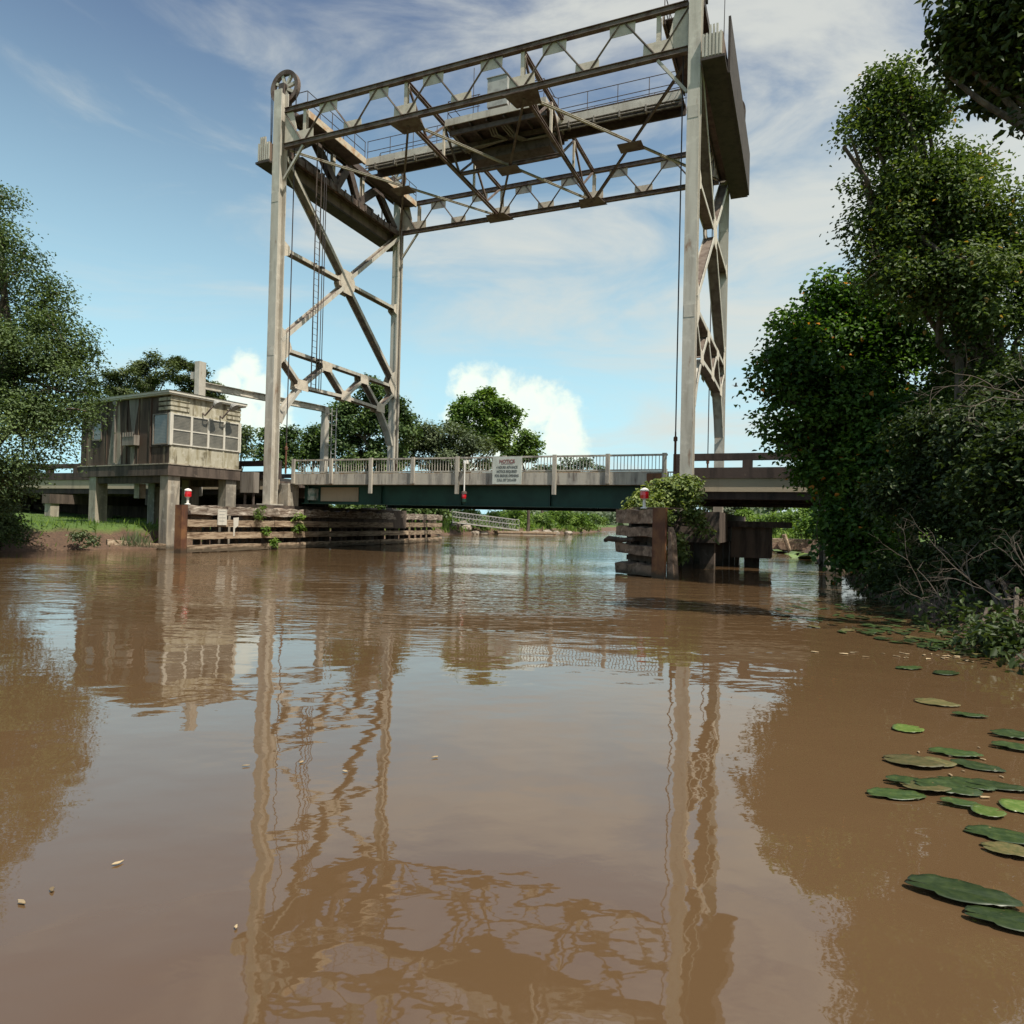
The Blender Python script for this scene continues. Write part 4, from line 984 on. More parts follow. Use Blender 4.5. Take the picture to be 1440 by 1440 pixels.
# low far growth showing over the railing
for i, (lb, q, Yq) in enumerate((('low wide green tree far off behind the right half of the railing', [(800, 654, 13), (822, 652, 12), (785, 660, 12), (845, 662, 10), (808, 668, 16)], 150),
                                ('far tree just right of the notice sign, low behind the railing', [(762, 664, 10), (775, 672, 12), (750, 672, 12)], 120))):
    bl = [PB(a, b, r, Yq) for a, b, r in q]; p = P(q[0][0], 725, Yq)
    tree(lb, (p.x, p.y), bl, 3000, .7, M['leaf_dull'], 71+i, .3, per=24, spread=.8, folded=False, twigs=10, aspect=.7)
# sunny bushes on the far bank under the bridge
bs = [(655, 722, 20, 80), (690, 728, 18, 84), (720, 722, 18, 88), (752, 728, 17, 92), (785, 722, 20, 100), (812, 730, 18, 108), (668, 738, 10, 79), (735, 738, 9, 86), (770, 738, 10, 97), (835, 728, 14, 130), (630, 735, 12, 76), (445, 712, 16, 52), (490, 714, 16, 55), (535, 712, 16, 58), (578, 715, 16, 62), (610, 716, 14, 66), (405, 712, 14, 50)]
wh = ['below the bridge, at the head of the gangway', 'behind the gangway rails', 'above the floating dock', 'right of the floating dock', 'under the middle of the green girder', 'at the bend of the river, left of the dolphin', 'low on the rocks beside the gangway', 'low between dock and girder', 'low at the water, right of the dock', 'farthest along the far bank', 'just past the end of the left fender', 'between girder and fender, left', 'between girder and fender, in the middle', 'between girder and fender, right of the middle', 'behind the flared end of the fender', 'behind the last fender piles', 'behind the bearing block of the girder']
for i, (x, y, r, Yq) in enumerate(bs):
    bl = [PB(x, y, r*.75, Yq, 1.25, .75), PB(x-r*.8, y+r*.35, r*.5, Yq-.5), PB(x+r*.8, y+r*.3, r*.55, Yq)]; p = P(x, y+r*.6, Yq)
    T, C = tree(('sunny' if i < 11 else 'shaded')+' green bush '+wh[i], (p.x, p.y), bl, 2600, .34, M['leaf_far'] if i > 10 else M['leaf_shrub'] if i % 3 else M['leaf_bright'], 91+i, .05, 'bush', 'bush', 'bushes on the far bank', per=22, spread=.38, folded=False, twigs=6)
# distant wood closing the horizon
rng = np.random.default_rng(8)
n = 26000; ang = rng.uniform(-.72, .74, n); dist = rng.uniform(230, 330, n)
hh = 5.5+3*np.sin(ang*23)+2.2*np.sin(ang*57+1)+1.3*np.sin(ang*131)
pts = np.stack([np.sin(ang)*dist, np.cos(ang)*dist, rng.random(n)**.8*np.maximum(hh, 2)+.6], 1)
nr = rng.normal(size=(n, 3))*.6+np.array([0, -.3, .8])
o = leaf_mesh('distant_wood', pts, nr, np.clip(.5+.25*np.sin(ang*80)+rng.normal(0, .15, n), 0, 1), rng.uniform(1.2, 2.6, n), M['leaf_dull'], None, False, rng, .8)
tag(o, 'far-off wooded bank closing the river along the horizon', 'wood', kind='stuff')

# right bank, the trees that hang over the water
Y = 19.5
bl = [PB(1128, 512, 42, Y-.6, 1, 1.25), PB(1152, 462, 40, Y), PB(1180, 440, 42, Y+.4), PB(1165, 560, 70, Y-.6), PB(1128, 600, 36, Y-.8), PB(1178, 655, 62, Y-1.2), PB(1222, 520, 80, Y), PB(1235, 620, 90, Y-1.2), PB(1192, 725, 46, Y-1.3), PB(1300, 560, 100, Y), PB(1215, 745, 50, Y-1.4), PB(1240, 690, 70, Y-1.6), PB(1098, 490, 20, Y-.8), PB(1095, 560, 16, Y-.8), PB(1142, 420, 12, Y-.3), PB(1165, 408, 14, Y-.3), PB(1210, 430, 40, Y), PB(1260, 460, 60, Y), PB(1076, 506, 15, Y-.9), PB(1088, 588, 14, Y-.9), PB(1108, 448, 18, Y-.4), PB(1072, 536, 11, Y-.9), PB(1160, 398, 13, Y-.2), PB(1098, 622, 13, Y-1), PB(1192, 412, 15, Y), PB(1130, 470, 24, Y-.8), PB(1110, 540, 22, Y-1)]
tree('broad leafy tree smothered in vines, reaching left over the approach bridge', (11.6, 19.8), bl, 84000, .145, M['leaf_vine'], 121, .3, 'vine_covered_tree', per=36, spread=.32, twigs=170, droop=.45, shell=.35, aspect=.72)
Y = 16
bl = [PB(1238, 128, 34, Y), PB(1262, 108, 26, Y), PB(1218, 165, 30, Y), PB(1195, 190, 16, Y-.3), PB(1262, 175, 52, Y), PB(1300, 150, 40, Y), PB(1255, 250, 36, Y), PB(1300, 255, 62, Y), PB(1262, 330, 48, Y), PB(1335, 300, 75, Y), PB(1400, 310, 64, Y), PB(1300, 400, 80, Y), PB(1385, 410, 100, Y), PB(1440, 380, 80, Y), PB(1232, 390, 24, Y), PB(1400, 500, 90, Y), PB(1335, 222, 26, Y), PB(1480, 330, 80, Y+1), PB(1238, 300, 44, Y), PB(1248, 370, 52, Y), PB(1224, 345, 24, Y), PB(1212, 255, 14, Y), PB(1186, 205, 10, Y-.3), PB(1380, 235, 30, Y)]
tree('tall loose tree with yellowish top leaves rising behind the vines', (12.6, 16.6), bl, 72000, .108, M['leaf_high'], 141, .36, per=36, spread=.28, twigs=190, droop=.3, shell=.3, fork=.3, aspect=.6)
Y = 9.4
bl = [PB(1352, 45, 34, Y), PB(1388, 20, 46, Y), PB(1395, 75, 46, Y), PB(1440, 50, 62, Y), PB(1350, 85, 24, Y), PB(1425, 125, 36, Y), PB(1372, -20, 50, Y), PB(1460, -40, 90, Y), PB(1500, 80, 80, Y), PB(1442, 165, 16, Y-.4), PB(1336, 108, 9, Y)]
tree('dark branch of large leaves hanging in from the upper right, close by', (9.6, 9.0), bl, 15000, .125, M['leaf_near'], 161, .26, per=26, spread=.17, twigs=90, droop=.35, shell=.25, fork=.5, aspect=.6)
# dark understory on the right bank
Y = 13
bl = [PB(1330, 620, 62, Y+1.5), PB(1400, 610, 80, Y), PB(1285, 700, 50, Y+2), PB(1350, 720, 62, Y+.6), PB(1420, 710, 80, Y-.6), PB(1300, 790, 42, Y+1.5), PB(1370, 810, 52, Y-.4), PB(1435, 830, 56, Y-2), PB(1480, 700, 120, Y-2), PB(1470, 560, 90, Y), PB(1260, 800, 26, Y+3.2), PB(1480, 880, 70, Y-3.4), PB(1410, 880, 34, Y-2.4), PB(1310, 845, 34, Y+.6), PB(1365, 880, 36, Y-1.4), PB(1440, 915, 34, Y-4.2), PB(1250, 815, 22, Y+3), PB(1470, 930, 50, Y-4.8), PB(1280, 830, 26, Y+2), PB(1400, 905, 30, 8.6), PB(1436, 938, 32, 7.7), PB(1378, 888, 26, 9.4), PB(1445, 900, 40, 8.4), PB(1345, 868, 24, 10.6)]
tree('dense dark thicket under the right trees, down to the waterline', (10.3, 13.4), bl, 62000, .115, M['leaf_near'], 181, .16, 'thicket', 'thicket', per=28, spread=.3, twigs=80, droop=.3, shell=.25, aspect=.6)
# hanging vine curtain by the column
rng = np.random.default_rng(77); ps = []; nr = []; mb = MB()
b0 = P(1190, 700, 18.6); T = thing('hanging_vine', 'curtain of leafy vines trailing to the water beside the bridge column', 'vine', WORLD, (b0.x, b0.y, b0.z))
for k in range(34):
    x = rng.uniform(1150, 1250); a = P(x, rng.uniform(640, 700), 18.4+rng.uniform(-.8, .9)); L = rng.uniform(.9, 2.3)*(1.25 if x < 1185 else 1)
    L = min(L, a.z-.05); q = [a+Vector((math.sin(j*1.3+k)*.06, math.cos(j*.9+k)*.06, -L*j/6)) for j in range(7)]; mb.tube(q, .009, 4, cap=False)
    m_ = int(L*38)
    for j in range(m_):
        f = rng.random(); w_ = rng.normal(size=3)*.09; ps.append([a.x+w_[0], a.y+w_[1], max(.02, a.z-L*f+w_[2])]); nr.append(rng.normal(size=3)*.6+[-.4, -.5, .6])
mb.build('stem', M['bark'], T)
leaf_mesh('foliage', np.array(ps), np.array(nr), np.clip(rng.normal(.5, .2, len(ps)), 0, 1), rng.uniform(.1, .2, len(ps)), M['leaf_vine'], T, True, rng, .75)
# creeper over the right pier
Y = 23.2
bl = [PB(905, 706, 22, Y-1), PB(940, 690, 26, Y), PB(962, 690, 24, Y), PB(930, 715, 26, Y-.6), PB(968, 716, 20, Y-.2), PB(986, 734, 11, Y), PB(895, 712, 16, Y-1.2), PB(958, 672, 12, Y), PB(925, 695, 20, Y), PB(950, 775, 15, Y-.6), PB(945, 755, 12, Y-.6), PB(990, 748, 8, Y)]
T = thing('creeper_bush', 'yellow green creeper sprawling over the right pier behind the red lamp', 'bush', WORLD, tuple(P(950, 735, Y)))
crown(T, blobs=bl, n=8200, size=.15, mat=M['leaf_creeper'], seed=201, per=16, spread=.16, droop=.3, shell=.4, aspect=.55)
mb = MB(); rng = np.random.default_rng(4)
for b in bl: mb.tube(wob(P(950, 735, Y), b[:3], rng, 4, .1), [.03, .025, .02, .015, .008], 5)
mb.build('stem', M['bark'], T)
# weeds growing out of the fender
for i, (x, y, r, hn, lb) in enumerate(((361, 718, 10, 1, 'grassy green weed sprouting from the top wale of the left fender'), (417, 735, 12, 0, 'leafy green weed hanging from the second gap of the left fender'), (385, 762, 5, 2, 'tiny bright weed low in the left fender near the water'), (371, 745, 7, 3, 'small weed between the wales of the left fender'))):
    t = (P(x, y, 30)-Vector((0, 0, H))); k = (FA.o-Vector((0, 0, 0))).dot(FA.a)/(t.dot(FA.a)); c = t*k+Vector((0, 0, H))+FA.a*.08
    T = thing('weed', lb, 'weed', WORLD, tuple(c)); rr = r*c.y/FPX
    crown(T, [(c.x, c.y, c.z, rr, rr, rr*1.25), (c.x, c.y-.05, c.z-rr*.7, rr*.6, rr*.6, rr*.7)], (260, 420, 160, 130)[i], .13, M['leaf_shrub'] if i else M['leaf_bright'], 221+i, per=12, spread=.07, shell=.1, aspect=(.22 if i == 0 else .5))
# bare grey branches of a fallen tree on the right bank
def bare(label, base, dirs, seed, L0, r0, depth=4):
    rng = np.random.default_rng(seed); T = thing('bare_branch', label, 'branch', WORLD, tuple(base)); mb = MB()
    def grow(p, d, L, r, lev):
        n = 5; q = [np.array(p)]
        for i in range(n):
            d = d+rng.normal(size=3)*.19+np.array([0, 0, -.05 if lev > 1 else .02]); d /= np.linalg.norm(d); q.append(q[-1]+d*L/n)
        mb.tube(q, np.linspace(r, r*.5 if lev < depth else r*.2, n+1), 5 if lev < 2 else 4, cap=False)
        if lev < depth:
            for j in range(rng.integers(2, 5)):
                i = int(rng.integers(2, n+1)); e = d+rng.normal(size=3)*.65; e /= np.linalg.norm(e); grow(q[i], e, L*rng.uniform(.4, .68), r*rng.uniform(.42, .6), lev+1)
    for d in dirs: grow(np.array(base), np.array(d, float)/np.linalg.norm(d), L0*rng.uniform(.8, 1.15), r0*rng.uniform(.7, 1), 0)
    mb.build('limb', M['deadwood'], T); return T
p = P(1500, 560, 9.2); bare('pale bare branch arching out in front of the dark right thicket', p, [(-1, -.1, .42), (-1, -.1, .08), (-1, 0, -.35)], 3, .95, .014)
p = P(1480, 860, 8.6); bare('tangle of bare grey branches low on the right bank at the waterline', p, [(-1, 0, .18), (-.8, .1, .6), (-1, -.1, .0)], 9, 1.0, .012)
p = P(1390, 880, 11.); bare('grey fallen limb reaching from the right bank towards the lily pads', p, [(-1, 0, .3), (-1, .1, .05), (-.6, 0, .7)], 25, 1.3, .018)
p = P(1250, 375, 15.4); bare('thin leafless twig sticking out of the right trees into the sky', p, [(-1, 0, -.1), (-1, 0, .35)], 33, .7, .010, 2)

# grasses and weeds along the left bank
rng = np.random.default_rng(15); n = 15000
px = rng.uniform(-26, -12.5, n*3); py = rng.uniform(22, 46, n*3); d = river_sd(px, py); z = ground_z(px, py)
prob = np.where(d < 1.3, .10+.25*(np.sin(px*2.3+py*1.7) > .55), .9)*(d > .1)
k = rng.random(n*3) < prob; px, py, z, d = px[k][:n], py[k][:n], z[k][:n], d[k][:n]
up = rng.normal(size=(len(px), 3))*.45+[0, 0, 1]
o = leaf_mesh('bank_grass', np.stack([px, py, z-.02], 1), rng.normal(size=(len(px), 3))*[1, 1, .2], rng.random(len(px)), np.where(d < 1.6, rng.uniform(.15, .45, len(px)), rng.uniform(.06, .16, len(px))), M['leaf_shrub'], None, False, rng, .16, up)
tag(o, 'green grass on the bank under the control house', 'grass', kind='stuff')
rng = np.random.default_rng(16); n = 9000
px = rng.uniform(4, 14, n*4); py = rng.uniform(4, 30, n*4); d = river_sd(px, py); k = (d > -.1) & (d < 2.2); px, py = px[k][:n], py[k][:n]; z = ground_z(px, py)
up = rng.normal(size=(len(px), 3))*.6+[0, 0, 1]
o = leaf_mesh('bank_weeds', np.stack([px, py, z-.02], 1), rng.normal(size=(len(px), 3))*[1, 1, .2], rng.random(len(px)), rng.uniform(.06, .2, len(px)), M['leaf_near'], None, False, rng, .14, up)
tag(o, 'rank dark weeds along the foot of the right bank', 'weeds', kind='stuff')
rng = np.random.default_rng(19); n = 16000
px = rng.uniform(-22, 46, n*6); py = rng.uniform(44, 135, n*6); d = river_sd(px, py); k = (d > .15) & (d < 9) & (np.sin(px*.9)+np.sin(py*.7+1)+rng.normal(0, .5, n*6) > -.7); px, py = px[k][:n], py[k][:n]; z = ground_z(px, py)
o = leaf_mesh('shore_grass', np.stack([px, py, z-.02], 1), rng.normal(size=(len(px), 3))*[1, 1, .2], rng.random(len(px)), rng.uniform(.25, .8, len(px)), M['leaf_shrub'], None, False, rng, .22, rng.normal(size=(len(px), 3))*.5+[0, 0, 1])
tag(o, 'bright green grass along the far shores beyond the bridge', 'grass', kind='stuff')
for i, (x, y, Yq, lb) in enumerate(((117, 757, 26.5, 'small sapling on the mud bank in front of the left control house pile'), (190, 762, 27.6, 'tuft of tall pale grass at the waterline beside the control house corner pile'))):
    c = P(x, y, Yq); c.z = max(.12, gz(c.x, c.y)); T = thing('bank_plant', lb, 'plant', WORLD, tuple(c))
    if i == 0: crown(T, [(c.x, c.y, c.z+.5, .42, .3, .3), (c.x+.35, c.y, c.z+.25, .3, .3, .2)], 420, .12, M['leaf_grey'], 301, per=14, spread=.1, shell=.1)
    else:
        r_ = np.random.default_rng(5); m_ = 130; leaf_mesh('blade', np.array(c)+r_.normal(size=(m_, 3))*[.28, .2, .0], r_.normal(size=(m_, 3))*[1, 1, .2], r_.random(m_), r_.uniform(.3, .75, m_), M['leaf_grey'], T, False, r_, .06, r_.normal(size=(m_, 3))*.35+[0, 0, 1])
# timbers and rocks at the left waterline
def rock(label, p, r, seed, group=None):
    rr = random.Random(seed); import bmesh
    bm = bmesh.new(); bmesh.ops.create_icosphere(bm, subdivisions=2, radius=1)
    for v in bm.verts:
        f = 1+.18*math.sin(v.co.x*3+seed)+.15*math.sin(v.co.y*4+seed*2)+rr.uniform(-.09, .09); v.co = Vector((v.co.x*f*r, v.co.y*f*r*.8, v.co.z*f*r*.55))
    me = bpy.data.meshes.new('rock'); bm.to_mesh(me); bm.free(); me.materials.append(M['rock'])
    o = bpy.data.objects.new('rock', me); COL.objects.link(o); o.location = p; o.rotation_euler = (0, 0, rr.uniform(0, 6)); tag(o, label, 'rock', group)
for i, (x, y, Yq, r) in enumerate(((640, 746, 75, .6), (655, 744, 76, .8), (668, 745, 76, .5), (648, 741, 77, .7), (681, 747, 77, .45), (752, 745, 84, .7), (768, 743, 86, .8), (782, 744, 87, .6), (775, 747, 85, .5), (800, 744, 92, .6))):
    c = P(x, y, Yq); c.z = max(gz(c.x, c.y), 0)+r*.2
    rock('pale rock on the far shore '+('beside the foot of the gangway' if i < 5 else 'at the water right of the floating dock'), c, r, i, 'rocks by the gangway' if i < 5 else 'rocks right of the dock')
vs, fs = timber(P(150, 762, 27), P(232, 768, 28.6), .2, .2, 4); o = MB().add(vs, fs).build('fallen_timber', M['wood']); tag(o, 'old squared timber lying along the bank between the control house piles', 'timber')

# floating dock and gangway on the far left shore
d0, d1_ = P(700, 751, 77), P(783, 752, 79); FD = Frame(d0.x, d0.y, math.atan2(d1_.y-d0.y, d1_.x-d0.x)); LD = (d1_-d0).length
T = thing('floating_dock', 'long low brown floating dock on the far shore', 'dock', FD, (LD/2, 1, -.1))
MB().box((0, 0, .22), (LD, 2, .42)).build('dock_deck', M['wood'], T); MB().box((.1, .1, -.12), (LD-.1, 1.9, .219)).build('float', M['rustpaint'], T)
for s_ in (1.2, LD-1): MB().tube([(s_, 2.2, -1.5), (s_, 2.2, 1.0)], .09, 8).build('mooring_pile', M['pile'], T)
g0, g1 = P(634, 738, 75.5), P(727, 747, 78.5); g0.z = 1.3; g1.z = .55
FG = Frame(g0.x, g0.y, math.atan2(g1.y-g0.y, g1.x-g0.x)); LG = math.hypot(g1.x-g0.x, g1.y-g0.y)
T = thing('gangway', 'sloping white railed gangway leading down to the floating dock', 'gangway', FG, (LG/2, 0, .5))
zz = lambda s_: 1.3+(.55-1.3)*s_/LG
MB().beam((0, 0, 1.3), (LG, 0, .55), 1.2, .14).build('ramp_deck', M['galv'], T)
for t in (-.6, .6):
    r_ = MB(); r_.tube([(0, t, 2.45), (LG, t, 1.7)], .03, 5); r_.tube([(0, t, 1.9), (LG, t, 1.15)], .03, 5)
    for k in range(11):
        s_ = LG*k/10; r_.tube([(s_, t, zz(s_)), (s_, t, zz(s_)+1.15)], .028, 5)
        if k < 10: r_.tube([(s_, t, zz(s_)), (s_+LG/10, t, zz(s_+LG/10)+1.15)], .02, 4)
    r_.build('railing', M['galv'], T)
# ruined timber dock, wall and lily bed beyond the right approach
q = P(1088, 752, 44); FQ = Frame(q.x, q.y, -.2)
T = thing('broken_dock', 'broken timber dock with one leaning pile beyond the right approach bridge', 'dock', FQ, (1, 1, -.5))
MB().box((-.4, 0, .62), (3.4, 2.2, .8)).build('dock_deck', M['wood'], T); MB().box((-.3, -.06, .1), (3.3, -.001, .61)).build('facing', M['darkwood'], T)
MB().tube([(1.1, -.3, -.5), (.55, -.4, 1.1)], .14, 8).build('pile', M['wood'], T); MB().tube([(2.8, 1, -.5), (2.8, 1, 1.2)], .12, 8).build('pile', M['pile'], T)
a, b = P(1030, 718, 92), P(1150, 716, 80); FW = Frame(a.x, a.y, math.atan2(b.y-a.y, b.x-a.x)); LW = (b-a).length
T = thing('board_fence', 'long pale grey board fence on the far right shore', 'fence', FW, (LW/2, 0, .6))
f = MB()
for k in range(int(LW/.5)): f.box((k*.5, 0, .7), (k*.5+.46, .05, 2.75+.06*math.sin(k*2.1)))
f.build('boards', M['galv'], T); MB().box((0, .051, 1.0), (LW, .12, 1.12)).box((0, .051, 2.2), (LW, .12, 2.32)).build('rail', M['boxgrey'], T)
rb = [(1070, 732, 20, 60, 'leafy_bright'), (1100, 728, 18, 56, ''), (1128, 722, 24, 52, ''), (1048, 722, 10, 74, ''), (1150, 735, 24, 44, '')]
rl_ = ['in front of the middle of the far grey fence', 'above the broken dock, before the far grey fence', 'right of the far fence, close to the vines', 'at the left end of the far grey fence', 'behind the vine curtain near the column']
for i, (x, y, r, Yq, _) in enumerate(rb):
    bl = [PB(x, y, r*.75, Yq, 1.3, .7), PB(x-r*.9, y+r*.4, r*.45, Yq), PB(x+r*.8, y+r*.3, r*.5, Yq)]; p = P(x, y+r*.6, Yq)
    tree('sunny green bush '+rl_[i], (p.x, p.y), bl, 2400, .24, M['leaf_shrub'], 401+i, .05, 'bush', 'bush', 'bushes on the far right shore', per=22, spread=.3, folded=False, twigs=6)
for i, (x, y, r, Yq, lb) in enumerate(((1005, 708, 12, 120, 'round far tree seen under the right approach bridge'), (1035, 706, 10, 130, 'far tree above the left end of the grey fence'), (1085, 704, 12, 118, 'far tree rising over the middle of the grey fence'))):
    bl = [PB(x, y, r, Yq), PB(x+r, y+4, r*.7, Yq)]; p = P(x, 730, Yq); tree(lb, (p.x, p.y), bl, 1500, .7, M['leaf_dull'], 421+i, .2, per=20, spread=.6, folded=False, twigs=4, aspect=.7)

# ---------------------------------------------------------------- lily pads
def pad_mesh(name, seed, oval, notch, mat, thick=.003):
    """floating leaf: oval blade with a slit to the stalk, raised midrib, waved and slightly torn rim"""
    r = random.Random(seed); N = 44; RG = 5; ring = [[] for _ in range(RG)]; hub = (.30, 0, .004)
    ph = r.uniform(0, 6); tear = [r.randrange(4, N-4) for _ in range(3)]
    for k in range(N+1):
        a = notch+(2*math.pi-2*notch)*k/N; rad = 1+.03*math.sin(a*3+seed)+r.uniform(-.012, .012)
        if k in tear: rad -= r.uniform(.06, .16)
        lobe = 1+.10*math.exp(-((abs(math.pi-abs(a-math.pi))-.45)/.3)**2)
        ex, ey = math.cos(a)*rad*.5*lobe, math.sin(a)*rad*.5*oval
        if math.cos(a) < 0: ey *= 1-.35*(-math.cos(a))**2
        for g_ in range(RG):
            f = (g_+1)/RG; x, y_ = hub[0]+(ex-hub[0])*f, ey*f
            z = .010*f*f*math.sin(a*4+ph)+.012*f*abs(math.sin(a))+.006*math.sin(a*17+seed)*f*(1-f)*1.5
            if g_ == RG-1: z += r.uniform(-.004, .010)
            ring[g_].append((x, y_, z))
    n = N+1; vs = [hub]
    for q in ring: vs += q
    vs += [(x, y_, z-thick) for x, y_, z in ring[-1]]; fs = []
    for k in range(N):
        fs.append((0, 1+k, 2+k))
        for g_ in range(RG): fs.append((1+g_*n+k, 1+(g_+1)*n+k, 2+(g_+1)*n+k, 2+g_*n+k))
    me = bpy.data.meshes.new(name); me.from_pydata(vs, [], fs); me.polygons.foreach_set('use_smooth', [True]*len(fs)); me.materials.append(mat); return me
pads = [pad_mesh('lily_pad', i, ov, .10, M[m_]) for i, (ov, m_) in enumerate(((.5, 'pad'), (.62, 'pad'), (.85, 'pad'), (.9, 'padlight'), (.7, 'padold'), (.42, 'pad')))]
rng = np.random.default_rng(31)
def pad(kind, p, size, rz, label, group, tilt=.03):
    o = bpy.data.objects.new('lily_pad', pads[kind]); COL.objects.link(o); o.location = (p[0], p[1], .012+rng.uniform(0, .012)); o.scale = (size, size, size)
    o.rotation_euler = (rng.normal()*tilt, rng.normal()*tilt, rz); return tag(o, label, 'lily pad', group)
near = [  # photo x, y, length m, kind, turn, label
 (1356, 1262, .40, 0, 2.65, 'largest dark green lily pad, lying alone nearest the camera'),
 (1432, 1302, .34, 0, 2.75, 'dark lily pad cut by the right edge, just right of the largest pad'),
 (1420, 1180, .36, 0, 2.6, 'long wrinkled green pad at the right edge below the main cluster'),
 (1424, 1200, .24, 4, 2.7, 'narrow browning pad tucked under the long wrinkled pad'),
 (1388, 1146, .17, 3, .2, 'small yellow green pad at the lower right tip of the cluster'),
 (1432, 1137, .20, 3, .4, 'yellow green pad at the right edge, level with the cluster tip'),
 (1262, 1120, .32, 0, 3.1, 'dark oval pad at the left end of the main cluster'),
 (1285, 1103, .30, 0, 3.0, 'dark pad second from the left end of the cluster'),
 (1335, 1112, .34, 1, 2.8, 'broad dark pad in the middle of the cluster'),
 (1360, 1105, .30, 1, 2.5, 'overlapping green pad on the right of the cluster middle'),
 (1352, 1134, .20, 0, 2.8, 'pale edged pad at the lower side of the cluster'),
 (1405, 1108, .32, 0, 2.7, 'dark pad right of the cluster with a raised rim'),
 (1285, 1075, .34, 4, 2.6, 'browning torn pad above the left of the cluster'),
 (1318, 1076, .22, 4, 2.9, 'small brown mottled pad beside the torn pad'),
 (1345, 1062, .32, 0, 2.8, 'dark pad above the cluster middle'),
 (1375, 1080, .30, 0, 2.6, 'dark glossy pad above the cluster right side'),
 (1275, 1027, .22, 3, .1, 'bright yellow green narrow pad floating alone'),
 (1318, 990, .34, 4, 2.6, 'curled brown edged pad towards the bank'),
 (1365, 1008, .26, 0, 2.9, 'dark flat pad right of the curled pad'),
 (1432, 1037, .34, 1, 2.9, 'pair of pads at the right edge, upper one'),
 (1436, 1055, .34, 0, 2.7, 'pair of pads at the right edge, lower one'),
 (1278, 941, .30, 0, .1, 'dark flat pad by itself nearest the trees'),
 (1330, 948, .30, 1, .3, 'dark pad below the bare branches'),
 (1302, 1112, .26, 4, 2.9, 'brown flecked pad lying between the two dark left pads of the cluster'),
]
for x, y, L, k, rz, lb in near: pad(k, onwater(x, y), L, rz, lb, 'lily pads near the camera')
c = 0
while c < 190:
    x, y = rng.uniform(1090, 1400), rng.uniform(806, 925)
    if y < 812+max(0, (1180-x))*.35 or y > 872+(x-1090)*.19 or rng.random() > .3+.7*min(1, (x-1090)/140): continue
    p = onwater(x, y)
    if river_sd(np.array(p.x), np.array(p.y)) > -.1: continue
    pad(int(rng.choice([1, 2, 2, 5, 4])), p, rng.uniform(.12, .25), rng.uniform(0, 6.3), 'lily pad in the dark floating patch under the right bank trees', 'lily pads under the right bank', .06); c += 1
c = 0
while c < 80:
    x, y = rng.uniform(1040, 1145), rng.uniform(748, 790)
    if y > 762+max(0, x-1040)*.28: continue
    p = onwater(x, y)
    if river_sd(np.array(p.x), np.array(p.y)) > -.2 or p.y > 75: continue
    pad(int(rng.choice([2, 3, 3])), p, rng.uniform(.5, .95), rng.uniform(0, 6.3), 'pale lily pad in the sunny bed beyond the right approach', 'lily pads beyond the approach', .28); c += 1
# leaf litter
def litter(x, y, s_, lb, grp=None, seed=0):
    p = onwater(x, y); r = random.Random(seed); N = 9
    vs = [(math.cos(6.283*k/N)*s_*(.5+.5*r.random())*.6, math.sin(6.283*k/N)*s_*(.16+.25*r.random())*.6, .003+r.uniform(0, .04)*s_) for k in range(N)]
    me = bpy.data.meshes.new('floating_leaf'); me.from_pydata(vs+[(0, 0, .006)]+[(a, b, c_-.003) for a, b, c_ in vs], [], [(k, (k+1) % N, N) for k in range(N)]+[(k, N+1+k, N+1+(k+1) % N, (k+1) % N) for k in range(N)])
    me.materials.append(M['litter']); o = bpy.data.objects.new('floating_leaf', me); COL.objects.link(o); o.location = (p.x, p.y, .006); o.rotation_euler = (0, 0, r.uniform(0, 6)); tag(o, lb, 'leaf', grp)
lt = [(612, 1066, .05, 'dry leaf floating alone in mid river in the sky reflection'), (424, 1073, .05, 'dry leaf floating beside the left tower reflection'), (346, 1078, .04, 'small dry leaf floating left of the tower reflection'), (485, 1086, .04, 'small dry leaf floating on the reflected diagonal of the left tower'), (165, 1216, .05, 'dry leaf floating at the lower left of the river'), (73, 1253, .04, 'dry leaf floating close to the left edge, nearer the camera'), (30, 1271, .05, 'dry leaf floating nearest the left edge'), (332, 1306, .03, 'tiny leaf floating below the left tower reflection')]
for i, (x, y, s_, lb) in enumerate(lt): litter(x, y, s_, lb, 'leaves floating on the river', i)
for i in range(16):
    x, y = rng.uniform(1275, 1420), rng.uniform(1050, 1130); litter(x, y, rng.uniform(.03, .06), 'dry leaf scrap among the lily pad cluster', 'dry scraps among the lily pads', 40+i)
for i in range(26):
    x = rng.uniform(1140, 1370); litter(x, 917+(x-1140)*.05+rng.normal()*2.5, rng.uniform(.05, .12), 'pale dry scrap in the drift line under the right bank', 'drift line scraps', 80+i)
# bird
p = P(1035, 543, 60); T = thing('flying_bird', 'small bird flying in the sky right of the right tower', 'bird', WORLD, tuple(p))
MB().lathe([(.01, -.22), (.06, -.1), (.07, .0), (.05, .12), (.01, .2)], p, 8, (1, .2, .1)).build('body', M['darksteel'], T)
w = MB(); w.plate([p+Vector((.08, 0, .03)), p+Vector((-.1, 0, .03)), p+Vector((-.22, .5, .2)), p+Vector((-.1, .5, .2))], (0, -.3, 1), .012); w.plate([p+Vector((.08, 0, .03)), p+Vector((-.1, 0, .03)), p+Vector((-.22, -.5, .2)), p+Vector((-.1, -.5, .2))], (0, .3, 1), .012)
w.build('wing', M['darksteel'], T)

